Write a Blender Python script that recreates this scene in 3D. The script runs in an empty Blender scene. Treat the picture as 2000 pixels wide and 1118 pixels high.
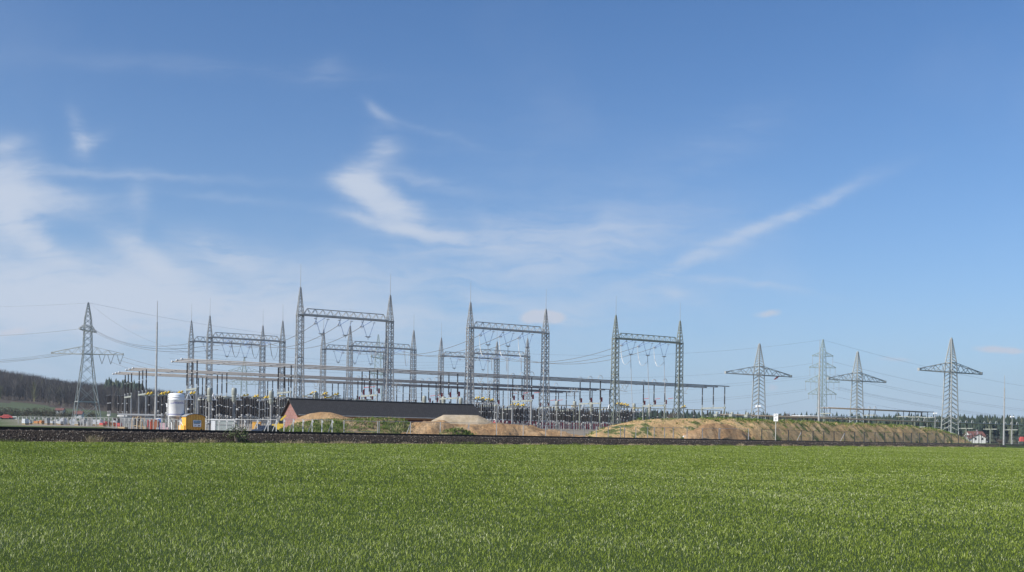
import bpy, math, random
import numpy as np
from mathutils import Vector, Matrix
R = math.radians
rng = random.Random(7)
npr = np.random.default_rng(11)
SC = bpy.context.scene
COL = SC.collection

# ---------------------------------------------------------------- camera, sky, sun, exposure
F, CX, HY, ROLL = 2000.0, 1000.0, 854.0, 0.0157      # photo pixels: focal length, axis, eye level, roll
cam_d = bpy.data.cameras.new('camera'); cam = bpy.data.objects.new('camera', cam_d); COL.objects.link(cam)
cam_d.sensor_fit = 'HORIZONTAL'; cam_d.sensor_width = 36.0; cam_d.lens = 36.0 * F / 2000.0
cam_d.shift_y = (HY - 559.0) / 2000.0
cam_d.clip_start = 0.5; cam_d.clip_end = 9000
cam.matrix_world = Matrix.Rotation(R(90), 4, 'X') @ Matrix.Rotation(ROLL, 4, 'Z')
SC.camera = cam
SC.view_settings.view_transform = 'Standard'; SC.view_settings.look = 'None'
SC.view_settings.exposure = 0.35; SC.view_settings.gamma = 1.0; SC.view_settings.use_curve_mapping = False

SUN_DIR = Vector((-0.70, -0.44, 0.56)).normalized()
SUN_EL = math.asin(SUN_DIR.z); SUN_AZ = math.atan2(SUN_DIR.x, SUN_DIR.y)
sun_d = bpy.data.lights.new('sun', 'SUN'); sun = bpy.data.objects.new('sun', sun_d); COL.objects.link(sun)
sun_d.energy = 4.6; sun_d.angle = R(0.53); sun_d.color = (1.0, 0.95, 0.87)
sun.rotation_euler = SUN_DIR.to_track_quat('Z', 'Y').to_euler()

def build_world():
    w = bpy.data.worlds.new('World'); SC.world = w; w.use_nodes = True
    nt = w.node_tree; nt.nodes.clear(); N = nt.nodes; L = nt.links
    def node(t, **k):
        n = N.new(t)
        for a, b in k.items(): setattr(n, a, b)
        return n
    def plug(sock, v):
        if hasattr(v, 'is_linked') or hasattr(v, 'links'): L.new(v, sock)
        else: sock.default_value = v
    def M(op, a, b=0.0, c=0.0, clamp=False):
        n = node('ShaderNodeMath', operation=op, use_clamp=clamp)
        plug(n.inputs[0], a); plug(n.inputs[1], b)
        if op in ('MULTIPLY_ADD', 'SMOOTH_MIN', 'SMOOTH_MAX', 'COMPARE'): plug(n.inputs[2], c)
        return n.outputs[0]
    out = node('ShaderNodeOutputWorld'); bg = node('ShaderNodeBackground'); bg.inputs[1].default_value = SKY_STRENGTH
    L.new(bg.outputs[0], out.inputs[0])
    sky = node('ShaderNodeTexSky'); sky.sky_type = 'NISHITA'; sky.sun_disc = False
    sky.sun_elevation = SUN_EL; sky.sun_rotation = SUN_AZ
    sky.altitude = 250; sky.air_density = 1.0; sky.dust_density = SKY_DUST; sky.ozone_density = SKY_OZONE
    tc = node('ShaderNodeTexCoord'); sx = node('ShaderNodeSeparateXYZ'); L.new(tc.outputs['Generated'], sx.inputs[0])
    X, Y, Z = sx.outputs
    yy = M('MAXIMUM', Y, 0.02)
    # clouds live on a sphere of directions: u east, v up, in units of the photograph's focal length x 1000
    u = M('MULTIPLY', M('DIVIDE', X, yy), 2.0); v = M('MULTIPLY', M('DIVIDE', Z, yy), 2.0)
    cb = node('ShaderNodeCombineXYZ'); L.new(u, cb.inputs[0]); L.new(v, cb.inputs[1])
    def noise(vec, scale, detail, rough=0.55, dist=0.0):
        n = node('ShaderNodeTexNoise'); n.inputs['Scale'].default_value = scale; n.inputs['Detail'].default_value = detail
        n.inputs['Roughness'].default_value = rough; n.inputs['Distortion'].default_value = dist
        L.new(vec, n.inputs['Vector']); return n
    def warp(vec, scale, amt, detail=3.0):
        n = noise(vec, scale, detail)
        s = node('ShaderNodeVectorMath', operation='SUBTRACT'); L.new(n.outputs['Color'], s.inputs[0]); s.inputs[1].default_value = (0.5, 0.5, 0.5)
        m = node('ShaderNodeVectorMath', operation='MULTIPLY'); L.new(s.outputs[0], m.inputs[0]); m.inputs[1].default_value = (amt, amt * 0.7, 0)
        a = node('ShaderNodeVectorMath', operation='ADD'); L.new(vec, a.inputs[0]); L.new(m.outputs[0], a.inputs[1])
        return a.outputs[0]
    wv = warp(warp(cb.outputs[0], 3.0, 0.06), 10.0, 0.05, 6.0)
    ws = node('ShaderNodeSeparateXYZ'); L.new(wv, ws.inputs[0]); wu, wvv = ws.outputs[0], ws.outputs[1]
    def blobs(lst, uu, vv):
        tot = None
        for (px, py, hl, hw, ang, st) in lst:
            dx, dy = (px - CX), (py - HY)
            cu = (dx + dy * ROLL) / 1000.0; cv = (dx * ROLL - dy) / 1000.0
            a = R(-ang); c, s = math.cos(a), math.sin(a)
            du = M('SUBTRACT', uu, cu); dv = M('SUBTRACT', vv, cv)
            p = M('ADD', M('MULTIPLY', du, c * 1000 / hl), M('MULTIPLY', dv, s * 1000 / hl))
            q = M('ADD', M('MULTIPLY', du, -s * 1000 / hw), M('MULTIPLY', dv, c * 1000 / hw))
            e = M('MULTIPLY', M('EXPONENT', M('MULTIPLY', M('ADD', M('MULTIPLY', p, p), M('MULTIPLY', q, q)), -1.0)), st)
            tot = e if tot is None else M('ADD', tot, e)
        return tot
    cm = blobs([(x, y, a * 1.12, b * 1.3, g, st) for x, y, a, b, g, st in CIRRUS], wu, wvv)
    # fibrous structure: noise squeezed across the streaks
    mp = node('ShaderNodeMapping'); mp.inputs['Rotation'].default_value = (0, 0, R(12)); mp.inputs['Scale'].default_value = (1.0, 3.6, 1)
    L.new(wv, mp.inputs[0])
    fb = noise(mp.outputs[0], 4.5, 8.0, 0.66, 0.5).outputs['Fac']
    fb2 = noise(wv, 2.2, 4.0).outputs['Fac']
    mp3 = node('ShaderNodeMapping'); mp3.inputs['Rotation'].default_value = (0, 0, R(20)); mp3.inputs['Scale'].default_value = (1.6, 10.0, 1); L.new(wv, mp3.inputs[0])
    fb3 = noise(mp3.outputs[0], 4.0, 8.0, 0.62, 0.8).outputs['Fac']
    fib = M('ADD', M('ADD', M('MULTIPLY', fb, 2.4), M('MULTIPLY', fb2, 1.1)), M('MULTIPLY', fb3, 1.7))
    fib = M('MAXIMUM', M('SUBTRACT', fib, 1.80), 0.03)
    dens = M('MULTIPLY', cm, fib)
    veil = M('MULTIPLY', M('MAXIMUM', M('SUBTRACT', fb2, 0.5), 0.0), 0.35)          # thin veil everywhere
    dens = M('ADD', dens, veil)
    dens = M('MULTIPLY', M('POWER', dens, 1.3), 1.15)
    dens = M('SUBTRACT', 1.0, M('EXPONENT', M('MULTIPLY', dens, -1.5)))
    # little cumulus puffs near the horizon
    pv = warp(cb.outputs[0], 22.0, 0.018, 5.0)
    ps = node('ShaderNodeSeparateXYZ'); L.new(pv, ps.inputs[0])
    puff = blobs(PUFFS, ps.outputs[0], ps.outputs[1])
    pn = noise(pv, 26.0, 4.0).outputs['Fac']
    puff = M('MULTIPLY', M('SUBTRACT', M('MULTIPLY', puff, M('ADD', M('MULTIPLY', pn, 1.6), 0.3)), 0.22), 1.5, clamp=True)
    front = M('MULTIPLY', M('GREATER_THAN', Y, 0.1), 1.0)
    dens = M('MULTIPLY', dens, front); puff = M('MULTIPLY', M('MULTIPLY', puff, front), 0.75)
    k = 1.0 / SKY_STRENGTH
    hs = node('ShaderNodeHueSaturation'); hs.inputs['Saturation'].default_value = SKY_SAT; hs.inputs['Value'].default_value = 1.0
    L.new(sky.outputs[0], hs.inputs['Color'])
    tn = node('ShaderNodeMix', data_type='RGBA', blend_type='MULTIPLY'); tn.inputs[0].default_value = 1.0; L.new(hs.outputs[0], tn.inputs[6]); tn.inputs[7].default_value = (*SKY_TINT, 1)
    m1 = node('ShaderNodeMix', data_type='RGBA'); L.new(M('MULTIPLY', dens, 0.85, clamp=True), m1.inputs[0])
    vb = node('ShaderNodeMix', data_type='RGBA'); L.new(M('MULTIPLY', M('EXPONENT', M('MULTIPLY', M('MAXIMUM', Z, 0.0), -8.5)), 0.97), vb.inputs[0]); L.new(tn.outputs[2], vb.inputs[6]); vb.inputs[7].default_value = (0.35 * k, 0.45 * k, 0.60 * k, 1)
    L.new(vb.outputs[2], m1.inputs[6]); m1.inputs[7].default_value = (0.49 * k, 0.54 * k, 0.625 * k, 1)
    m2 = node('ShaderNodeMix', data_type='RGBA'); L.new(puff, m2.inputs[0]); L.new(m1.outputs[2], m2.inputs[6])
    m2.inputs[7].default_value = (0.49 * k, 0.51 * k, 0.575 * k, 1)
    L.new(m2.outputs[2], bg.inputs[0])
SKY_STRENGTH, SKY_DUST, SKY_OZONE, SKY_SAT = 0.085, 0.6, 2.0, 1.15
SKY_TINT = (0.755, 0.98, 1.21)
CIRRUS = [
 (745,292,34,22,-60,.55),(700,352,34,22,-40,.75),(700,372,45,17,12,1.4),(755,405,62,18,24,1.5),(815,352,75,10,10,.3),(790,448,105,9,11,.9),
 (740,222,28,8,38,.45),(840,256,90,6,14,.12),
 (5,392,55,60,0,1.6),(80,392,110,22,4,.7),(50,455,75,15,42,1.3),(200,340,230,8,3,.38),(168,262,17,32,-20,.5),(182,282,30,14,-30,.5),(10,285,40,12,-20,.3),
 (270,400,22,34,0,.25),(120,560,320,44,4,1.35),(300,515,95,18,32,.9),(20,575,200,34,0,.85),(250,612,360,30,0,1.0),(520,600,260,24,2,.3),
 (430,488,75,22,12,.7),(690,545,260,28,2,.32),(1060,470,270,50,-6,.42),(1020,350,330,120,0,.07),(950,585,50,9,2,.5),(1130,605,240,20,-8,.3),
 (1500,440,185,10,-24,.55),(1335,522,110,9,-18,.30),(1640,372,70,9,-30,.2),(1330,575,40,12,20,.35),(1420,552,160,5,6,.22),
 (400,130,270,16,3,.13),(640,132,38,20,0,.18),(450,390,120,7,5,.15),(1420,270,140,40,-25,.12),(900,540,500,60,0,.15),(500,640,800,55,0,.20),(1000,760,1600,70,1,.08),(250,700,500,60,0,.2),(1150,500,160,40,-15,.2)]
PUFFS = [(1040,621,24,9,0,1.3),(1078,620,24,10,0,1.4),(1060,617,24,9,0,1.2),(1500,614,27,8,-8,.8),(1940,683,38,8,2,.9),(1985,687,22,6,0,.6),(28,650,38,8,-8,.9),(262,638,22,8,0,.55),
 (1745,703,40,5,4,.5),(1507,757,13,8,0,.55),(1130,638,40,5,0,.25),(325,656,18,5,0,.4)]
build_world()

# ---------------------------------------------------------------- photo geometry helpers
def ray(px, py):
    dx, dy = px - CX, py - HY
    return (dx + dy * ROLL) / F, (dx * ROLL - dy) / F
def P(px, py, Y):                                    # the point seen at a photo pixel, Y metres out
    a, b = ray(px, py); return Vector((a * Y, Y, b * Y))
ANG = math.atan2(0.496, 0.868); DX, DY = 0.868, 0.496   # heading of the substation's bays
DV = Vector((DX, DY, 0)); PV = Vector((-DY, DX, 0))     # along the bays / away from the camera
TX, TY = 0.588, 0.8086                                # heading of the railway
TN = Vector((0.8086, -0.588, 0)); T0 = Vector((-27, 54, 0)); TD = TN.dot(T0)
def beyond(x, y): return TD - (TN.x * x + TN.y * y)   # metres beyond the track centre line
def along(p0, px):                                    # where a line through p0 along the bays is seen at column px
    k = (px - CX) / F
    s = (k * p0.y - p0.x) / (DX - k * DY); return s
def smooth(a, b, x):
    t = min(1.0, max(0.0, (x - a) / (b - a))); return t * t * (3 - 2 * t)
FENCE_Y = [(0, 112), (540, 122), (740, 128), (1110, 142), (1470, 165), (1900, 255), (2000, 300), (2100, 360)]
def fence_y(px):
    if px <= 0: return 112
    for (a, b), (c, d) in zip(FENCE_Y, FENCE_Y[1:]):
        if px <= c: q = (px - a) / (c - a); return 1 / ((1 - q) / b + q / d)
    return FENCE_Y[-1][1]
def ground_z(x, y):
    e = beyond(x, y)
    if e < 0: return max(-2.3, -0.64 - 0.0205 * max(0.0, -e - 3.2))
    u = x / max(y, 1.0)
    z = 0.0135 * (min(y, 420.0) - 98)
    px = CX + F * u; w = smooth(-0.395, -0.36, u); zr = min(2.3, max(-0.4, 0.024 * (y - fence_y(px) - 10 - 13 * smooth(-0.06, 0.0, u) - 43 * (1 - smooth(-0.30, -0.20, u)))))
    z = z * (1 - w) + zr * w; f = 1 - smooth(0.26, 0.44, u)
    z = z * f + (0.3 if y > 250 else -0.3) * (1 - f)
    return max(-0.5, z)

# ---------------------------------------------------------------- mesh helpers
class MB:
    def __init__(s): s.v = []; s.f = []; s.m = []; s.mi = 0
    def add(s, vs, fs):
        b = len(s.v); s.v.extend([tuple(v) for v in vs]); s.f.extend([tuple(i + b for i in f) for f in fs]); s.m.extend([s.mi] * len(fs)); return s
    def box(s, c, d, rz=0.0):
        cx, cy, cz = c; hx, hy, hz = d[0] / 2, d[1] / 2, d[2] / 2; co, si = math.cos(rz), math.sin(rz); vs = []
        for z in (-hz, hz):
            for x, y in ((-hx, -hy), (hx, -hy), (hx, hy), (-hx, hy)):
                vs.append((cx + x * co - y * si, cy + x * si + y * co, cz + z))
        return s.add(vs, [(3, 2, 1, 0), (4, 5, 6, 7), (0, 1, 5, 4), (1, 2, 6, 5), (2, 3, 7, 6), (3, 0, 4, 7)])
    def bar(s, p0, p1, w, d=None, caps=False):
        p0, p1 = Vector(p0), Vector(p1); t = (p1 - p0)
        if t.length < 1e-6: return s
        t.normalize(); up = Vector((0, 0, 1)) if abs(t.z) < 0.95 else Vector((0, 1, 0))
        a = t.cross(up).normalized(); b = a.cross(t); a = a * (w / 2); b = b * ((d or w) / 2)
        vs = [p0 - a - b, p0 + a - b, p0 + a + b, p0 - a + b, p1 - a - b, p1 + a - b, p1 + a + b, p1 - a + b]
        fs = [(0, 1, 5, 4), (1, 2, 6, 5), (2, 3, 7, 6), (3, 0, 4, 7)]
        if caps: fs += [(3, 2, 1, 0), (4, 5, 6, 7)]
        return s.add(vs, fs)
    def path(s, pts, r, n=6, closed=False, caps=True):
        pts = [Vector(p) for p in pts]; rs = r if isinstance(r, (list, tuple)) else [r] * len(pts); vs = []; k = len(pts)
        ref = None
        for i, p in enumerate(pts):
            t = pts[min(i + 1, k - 1)] - pts[max(i - 1, 0)]
            if closed: t = pts[(i + 1) % k] - pts[i - 1]
            t.normalize()
            if ref is None: ref = Vector((0, 0, 1)) if abs(t.z) < 0.9 else Vector((1, 0, 0))
            a = t.cross(ref)
            if a.length < 1e-5: a = t.cross(Vector((0, 1, 0)))
            a.normalize(); b = a.cross(t)
            for j in range(n):
                q = 2 * math.pi * j / n; vs.append(p + (a * math.cos(q) + b * math.sin(q)) * rs[i])
        fs = []
        for i in range(k if closed else k - 1):
            i2 = (i + 1) % k
            for j in range(n):
                j2 = (j + 1) % n; fs.append((i * n + j, i2 * n + j, i2 * n + j2, i * n + j2))
        if caps and not closed: fs.append(tuple(range(n))); fs.append(tuple((k - 1) * n + j for j in reversed(range(n))))
        return s.add(vs, fs)
    def tube(s, p0, p1, r0, r1=None, n=8): return s.path([p0, p1], [r0, r0 if r1 is None else r1], n)
    def lathe(s, prof, c=(0, 0, 0), n=12, cap=True):
        vs = []; fs = []
        for r, z in prof:
            for j in range(n):
                q = 2 * math.pi * j / n; vs.append((c[0] + r * math.cos(q), c[1] + r * math.sin(q), c[2] + z))
        for i in range(len(prof) - 1):
            for j in range(n):
                j2 = (j + 1) % n; fs.append((i * n + j, i * n + j2, (i + 1) * n + j2, (i + 1) * n + j))
        if cap: fs.append(tuple(reversed(range(n)))); fs.append(tuple((len(prof) - 1) * n + j for j in range(n)))
        return s.add(vs, fs)
    def poly(s, vs): return s.add(vs, [tuple(range(len(vs)))])
    def mesh(s, name, mats, smooth_=False):
        me = bpy.data.meshes.new(name); me.from_pydata(s.v, [], s.f)
        for m in (mats if isinstance(mats, (list, tuple)) else [mats]): me.materials.append(m)
        if len(me.materials) > 1: me.polygons.foreach_set('material_index', s.m)
        if smooth_: me.polygons.foreach_set('use_smooth', [True] * len(me.polygons))
        me.update(); return me
    def build(s, name, mats, parent=None, loc=(0, 0, 0), rz=0.0, smooth_=False):
        o = bpy.data.objects.new(name, s.mesh(name, mats, smooth_)); COL.objects.link(o)
        o.location = loc; o.rotation_euler = (0, 0, rz)
        if parent: o.parent = parent
        return o
def tag(o, label=None, cat=None, group=None, kind=None):
    if label: o['label'] = label
    if cat: o['category'] = cat
    if group: o['group'] = group
    if kind: o['kind'] = kind
    return o
def thing(name, label, cat, loc=(0, 0, 0), rz=0.0, group=None):
    o = bpy.data.objects.new(name, None); COL.objects.link(o); o.empty_display_size = 0.3
    o.location = loc; o.rotation_euler = (0, 0, rz); return tag(o, label, cat, group)
def copy_tree(o, parent=None):
    c = o.copy(); COL.objects.link(c)
    if parent: c.parent = parent
    for ch in list(o.children): copy_tree(ch, c)
    return c
ORD = ['first', 'second', 'third', 'fourth', 'fifth', 'sixth', 'seventh', 'eighth', 'ninth', 'tenth', 'eleventh', 'twelfth', 'thirteenth', 'fourteenth', 'fifteenth', 'sixteenth', 'seventeenth', 'eighteenth', 'nineteenth', 'twentieth']
def nmesh(name, verts, faces_flat, sizes, mats, attr=None):
    me = bpy.data.meshes.new(name); nv = len(verts); nl = len(faces_flat); nf = len(sizes)
    me.vertices.add(nv); me.vertices.foreach_set('co', np.asarray(verts, np.float32).ravel())
    me.loops.add(nl); me.loops.foreach_set('vertex_index', np.asarray(faces_flat, np.int32))
    me.polygons.add(nf); st = np.zeros(nf, np.int32); st[1:] = np.cumsum(sizes)[:-1]
    me.polygons.foreach_set('loop_start', st); me.polygons.foreach_set('loop_total', np.asarray(sizes, np.int32))
    for m in mats: me.materials.append(m)
    if attr is not None:
        a = me.attributes.new('tint', 'FLOAT', 'POINT'); a.data.foreach_set('value', np.asarray(attr, np.float32))
    me.update(calc_edges=True); me.validate(); return me

# ---------------------------------------------------------------- materials
class NT:
    def __init__(s, name):
        s.m = bpy.data.materials.new(name); s.m.use_nodes = True; s.n = s.m.node_tree.nodes; s.l = s.m.node_tree.links
        s.b = s.n['Principled BSDF']
    def node(s, t, **k):
        n = s.n.new(t)
        for a, b in k.items(): setattr(n, a, b)
        return n
    def noise(s, scale, detail=4, rough=0.6, coord='Object', stretch=None):
        tc = s.node('ShaderNodeTexCoord'); v = tc.outputs[coord]
        if stretch:
            mp = s.node('ShaderNodeMapping'); mp.inputs['Scale'].default_value = stretch; s.l.new(v, mp.inputs[0]); v = mp.outputs[0]
        n = s.node('ShaderNodeTexNoise'); n.inputs['Scale'].default_value = scale; n.inputs['Detail'].default_value = detail; n.inputs['Roughness'].default_value = rough
        s.l.new(v, n.inputs['Vector']); return n.outputs['Fac']
    def ramp(s, fac, stops):
        r = s.node('ShaderNodeValToRGB'); e = r.color_ramp.elements
        while len(e) < len(stops): e.new(0.5)
        for i, (p, c) in enumerate(stops): e[i].position = p; e[i].color = (c[0], c[1], c[2], 1)
        s.l.new(fac, r.inputs[0]); return r.outputs[0]
    def mix(s, fac, a, b, mode='MIX'):
        n = s.node('ShaderNodeMix', data_type='RGBA', blend_type=mode)
        for sock, v in ((n.inputs[0], fac), (n.inputs[6], a), (n.inputs[7], b)):
            if hasattr(v, 'links'): s.l.new(v, sock)
            elif isinstance(v, (int, float)): sock.default_value = v
            else: sock.default_value = (v[0], v[1], v[2], 1)
        return n.outputs[2]
    def bump(s, h, strength=0.3, dist=0.05):
        b = s.node('ShaderNodeBump'); b.inputs['Strength'].default_value = strength; b.inputs['Distance'].default_value = dist
        s.l.new(h, b.inputs['Height']); s.l.new(b.outputs[0], s.b.inputs['Normal'])
    def set(s, col=None, rough=0.6, metal=0.0, spec=None):
        if col is not None:
            if hasattr(col, 'links'): s.l.new(col, s.b.inputs['Base Color'])
            else: s.b.inputs['Base Color'].default_value = (col[0], col[1], col[2], 1)
        s.b.inputs['Roughness'].default_value = rough; s.b.inputs['Metallic'].default_value = metal
        if spec is not None: s.b.inputs['Specular IOR Level'].default_value = spec
        return s.m
def paint(name, c, rough=0.5, metal=0.0, vary=0.18, scale=1.5, spec=None):   # a paint or metal with weathering
    t = NT(name); n = t.noise(scale, 5)
    lo = [x * (1 - vary) for x in c]; hi = [min(1, x * (1 + vary)) for x in c]
    return t.set(t.ramp(n, [(0.3, lo), (0.7, hi)]), rough, metal, spec)
def soil(name, cols, scale, bump=0.5, dist=0.1, rough=0.95):
    t = NT(name); n = t.noise(scale, 8, 0.65); n2 = t.noise(scale * 7, 6, 0.7)
    c = t.ramp(n, [(0.3, cols[0]), (0.52, cols[1]), (0.72, cols[2])])
    c = t.mix(0.55, c, t.ramp(n2, [(0.3, (0.62, 0.62, 0.62)), (0.7, (1.25, 1.25, 1.25))]), 'MULTIPLY')
    t.bump(n2, bump, dist); return t.set(c, rough, 0, 0.2)
MT = {}
MT['steel'] = paint('galvanised_steel', (0.35, 0.35, 0.34), 0.5, 0.1, 0.25)
MT['steel_green'] = paint('weathered_green_steel', (0.24, 0.255, 0.205), 0.55, 0.05, 0.2)
MT['pale_green'] = paint('pale_green_coated_steel', (0.30, 0.36, 0.31), 0.6, 0.0, 0.15)
MT['pylon_grey'] = paint('grey_pylon_steel', (0.34, 0.35, 0.33), 0.5, 0.05, 0.2)
MT['alu'] = paint('aluminium_tube', (0.27, 0.255, 0.245), 0.6, 0.15, 0.12, 0.4)
MT['tan_alu'] = paint('tan_aluminium_tube', (0.46, 0.39, 0.30), 0.4, 0.4, 0.1, 0.7)
MT['bright'] = paint('bright_aluminium', (0.52, 0.52, 0.51), 0.5, 0.1, 0.08)
MT['wire'] = paint('aluminium_wire', (0.20, 0.195, 0.19), 0.5, 0.3, 0.15)
MT['porcelain'] = paint('brown_porcelain', (0.016, 0.011, 0.010), 0.5, 0, 0.25, 4)
MT['blue_ins'] = paint('blue_grey_composite', (0.20, 0.30, 0.52), 0.4, 0, 0.2, 4)
MT['head'] = paint('grey_green_enamel', (0.31, 0.325, 0.285), 0.5, 0, 0.1)
MT['yellow'] = paint('yellow_paint', (0.72, 0.50, 0.06), 0.45, 0, 0.1)
MT['red_box'] = paint('dark_red_paint', (0.30, 0.025, 0.03), 0.5, 0, 0.15)
MT['red_hot'] = paint('red_ribbon', (0.62, 0.10, 0.09), 0.6, 0, 0.1)
MT['dark_post'] = paint('dark_green_post', (0.05, 0.055, 0.05), 0.6, 0, 0.2)
MT['white'] = paint('white_paint', (0.86, 0.86, 0.85), 0.45, 0, 0.05)
MT['black'] = paint('black_paint', (0.02, 0.02, 0.02), 0.5, 0, 0.2)
MT['blue_text'] = paint('dark_blue_paint', (0.05, 0.05, 0.30), 0.5, 0, 0.1)
MT['dark_roof'] = NT('dark_roof_tiles')
MT['concrete'] = soil('concrete', [(0.34, 0.33, 0.31), (0.42, 0.41, 0.39), (0.48, 0.47, 0.45)], 2.0, 0.2, 0.02)
from mathutils import noise as mn
def fbm(x, y, z=0.0, o=5):
    return mn.fractal(Vector((x, y, z)), 1.0, 2.0, o)
def hor(px): return HY + ROLL * (px - CX)
def lerp_list(lst, x):
    if x <= lst[0][0]: return lst[0][1]
    for (a, b), (c, d) in zip(lst, lst[1:]):
        if x <= c: return b + (d - b) * (x - a) / (c - a)
    return lst[-1][1]

# ---------------------------------------------------------------- ground
t = NT('winter_wheat_field'); n1 = t.noise(0.12, 5); n2 = t.noise(4.0, 6, 0.7); n3 = t.noise(22.0, 4, 0.8)
c = t.mix(n1, (0.045, 0.07, 0.012), (0.075, 0.11, 0.022))
c = t.mix(0.6, c, t.ramp(n3, [(0.3, (0.55, 0.55, 0.5)), (0.7, (1.3, 1.3, 1.2))]), 'MULTIPLY')
t.bump(n3, 0.8, 0.08); MT['field'] = t.set(c, 0.8, 0, 0.2)
t = NT('meadow'); n1 = t.noise(0.03, 5); n2 = t.noise(1.2, 6)
c = t.ramp(n1, [(0.3, (0.060, 0.095, 0.028)), (0.55, (0.085, 0.12, 0.04)), (0.75, (0.15, 0.14, 0.06))]); t.bump(n2, 0.5, 0.1)
MT['meadow'] = t.set(c, 0.9, 0, 0.15)
MT['yard'] = soil('yard_gravel', [(0.20, 0.17, 0.13), (0.29, 0.25, 0.19), (0.36, 0.31, 0.25)], 0.4, 0.4, 0.05)
def axis(mx, n, k):
    q = np.linspace(-1, 1, n); return np.sinh(q * k) / math.sinh(k) * mx
gx = axis(4200, 150, 5.0); gy = np.concatenate([np.linspace(-90, 20, 12), np.linspace(26, 340, 92), np.geomspace(352, 6800, 26)])
gv = []; gf = []; gm = []
for y in gy:
    for x in gx: gv.append((x, y, ground_z(x, y)))
nxg = len(gx)
for j in range(len(gy) - 1):
    for i in range(nxg - 1):
        a = j * nxg + i; gf.append((a, a + 1, a + nxg + 1, a + nxg))
        x = (gx[i] + gx[i + 1]) / 2; y = (gy[j] + gy[j + 1]) / 2; u = x / max(y, 1)
        e = beyond(x, y)
        gm.append(0 if e < 0 else (2 if (y > 132 - 60 * smooth(-0.34, -0.2, u) and y < 335 and -0.49 < u < 0.40) else 1))
me = bpy.data.meshes.new('ground'); me.from_pydata(gv, [], gf)
for k in ('field', 'meadow', 'yard'): me.materials.append(MT[k])
me.polygons.foreach_set('material_index', gm); me.polygons.foreach_set('use_smooth', [True] * len(gf)); me.update()
gr = bpy.data.objects.new('ground', me); COL.objects.link(gr); tag(gr, 'wide green field with the gravelled yard beyond the railway', 'ground', kind='structure')

# ---------------------------------------------------------------- young wheat, blade by blade
def gz_np(x, y):
    e = TD - (TN.x * x + TN.y * y)
    return np.maximum(-2.3, -0.64 - 0.0205 * np.maximum(0.0, -e - 3.2))
def blades(px, py, pz, h, w, lean, tint):
    n = len(px); ang = npr.uniform(0, 2 * np.pi, n); la = npr.uniform(0, 2 * np.pi, n)
    cx, sy = np.cos(ang) * w / 2, np.sin(ang) * w / 2; lx, ly = np.cos(la) * lean, np.sin(la) * lean
    V = np.zeros((n, 5, 3), np.float32)
    V[:, 0] = np.stack([px - cx, py - sy, pz - 0.02], 1); V[:, 1] = np.stack([px + cx, py + sy, pz - 0.02], 1)
    mx, my, mz = px + lx * 0.35 * h, py + ly * 0.35 * h, pz + 0.58 * h * (1 - 0.12 * lean)
    V[:, 2] = np.stack([mx + cx * .85, my + sy * .85, mz], 1); V[:, 3] = np.stack([mx - cx * .85, my - sy * .85, mz], 1)
    V[:, 4] = np.stack([px + lx * h, py + ly * h, pz + h * np.maximum(0.12, 1.0 - 0.38 * lean)], 1)
    base = (np.arange(n) * 5)[:, None]
    f = (base + np.array([0, 1, 2, 3, 3, 2, 4])[None]).ravel(); sz = np.tile([4, 3], n)
    return V.reshape(-1, 3), f, sz, np.repeat(tint, 5)
def blade_mat(name, stops, rough=0.42, spec=0.5, trans=0.25):
    t = NT(name); a = t.node('ShaderNodeAttribute'); a.attribute_name = 'tint'
    c = t.ramp(a.outputs['Fac'], stops); m = t.set(c, rough, 0, spec)
    if trans:
        tr = t.node('ShaderNodeBsdfTranslucent'); t.l.new(c, tr.inputs[0]); mx = t.node('ShaderNodeMixShader'); mx.inputs[0].default_value = trans
        t.l.new(t.b.outputs[0], mx.inputs[1]); t.l.new(tr.outputs[0], mx.inputs[2]); t.l.new(mx.outputs[0], t.n['Material Output'].inputs[0])
    return m
MT['wheat'] = blade_mat('wheat_blade', [(0.0, (0.115, 0.16, 0.014)), (0.5, (0.275, 0.355, 0.038)), (0.88, (0.37, 0.43, 0.10)), (1.0, (0.64, 0.66, 0.38))], 0.45, 0.28, 0.3)
NB = 2200000
yy = (npr.uniform(6.0 ** .5, 245 ** .5, NB)) ** 2
uu = npr.uniform(-0.56, 0.56, NB); xx = uu * (yy + 12)
ee = TD - (TN.x * xx + TN.y * yy); ok = ee < -3.0; xx, yy, ee = xx[ok], yy[ok], ee[ok]
patch = np.array([mn.noise(Vector((a * .5, b * .5, 0))) for a, b in zip(xx[::1], yy[::1])]) if len(xx) < 3900000 else np.zeros(len(xx))
big = np.array([mn.noise(Vector((a * .07, b * .11, 9))) for a, b in zip(xx, yy)])
wd = np.maximum(0.0048, yy * 0.00038) * npr.uniform(.7, 1.4, len(xx))
hh = npr.uniform(0.03, 0.075, len(xx)) * (1 + .25 * patch)
tint = np.clip(0.46 + 0.25 * npr.standard_normal(len(xx)) + 0.22 * patch + 0.20 * big, 0, 1); tint[npr.random(len(xx)) < 0.028] = 1.0  # scattered blades set to the palest colour as painted sun glints
v, f, s, a = blades(xx, yy, gz_np(xx, yy), hh, wd, npr.uniform(0.35, 1.8, len(xx)), tint)
o = bpy.data.objects.new('wheat_grass', nmesh('wheat_grass', v, f, s, [MT['wheat']], a)); COL.objects.link(o)
tag(o, 'young green wheat covering the foreground field', 'wheat', kind='stuff')

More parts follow.
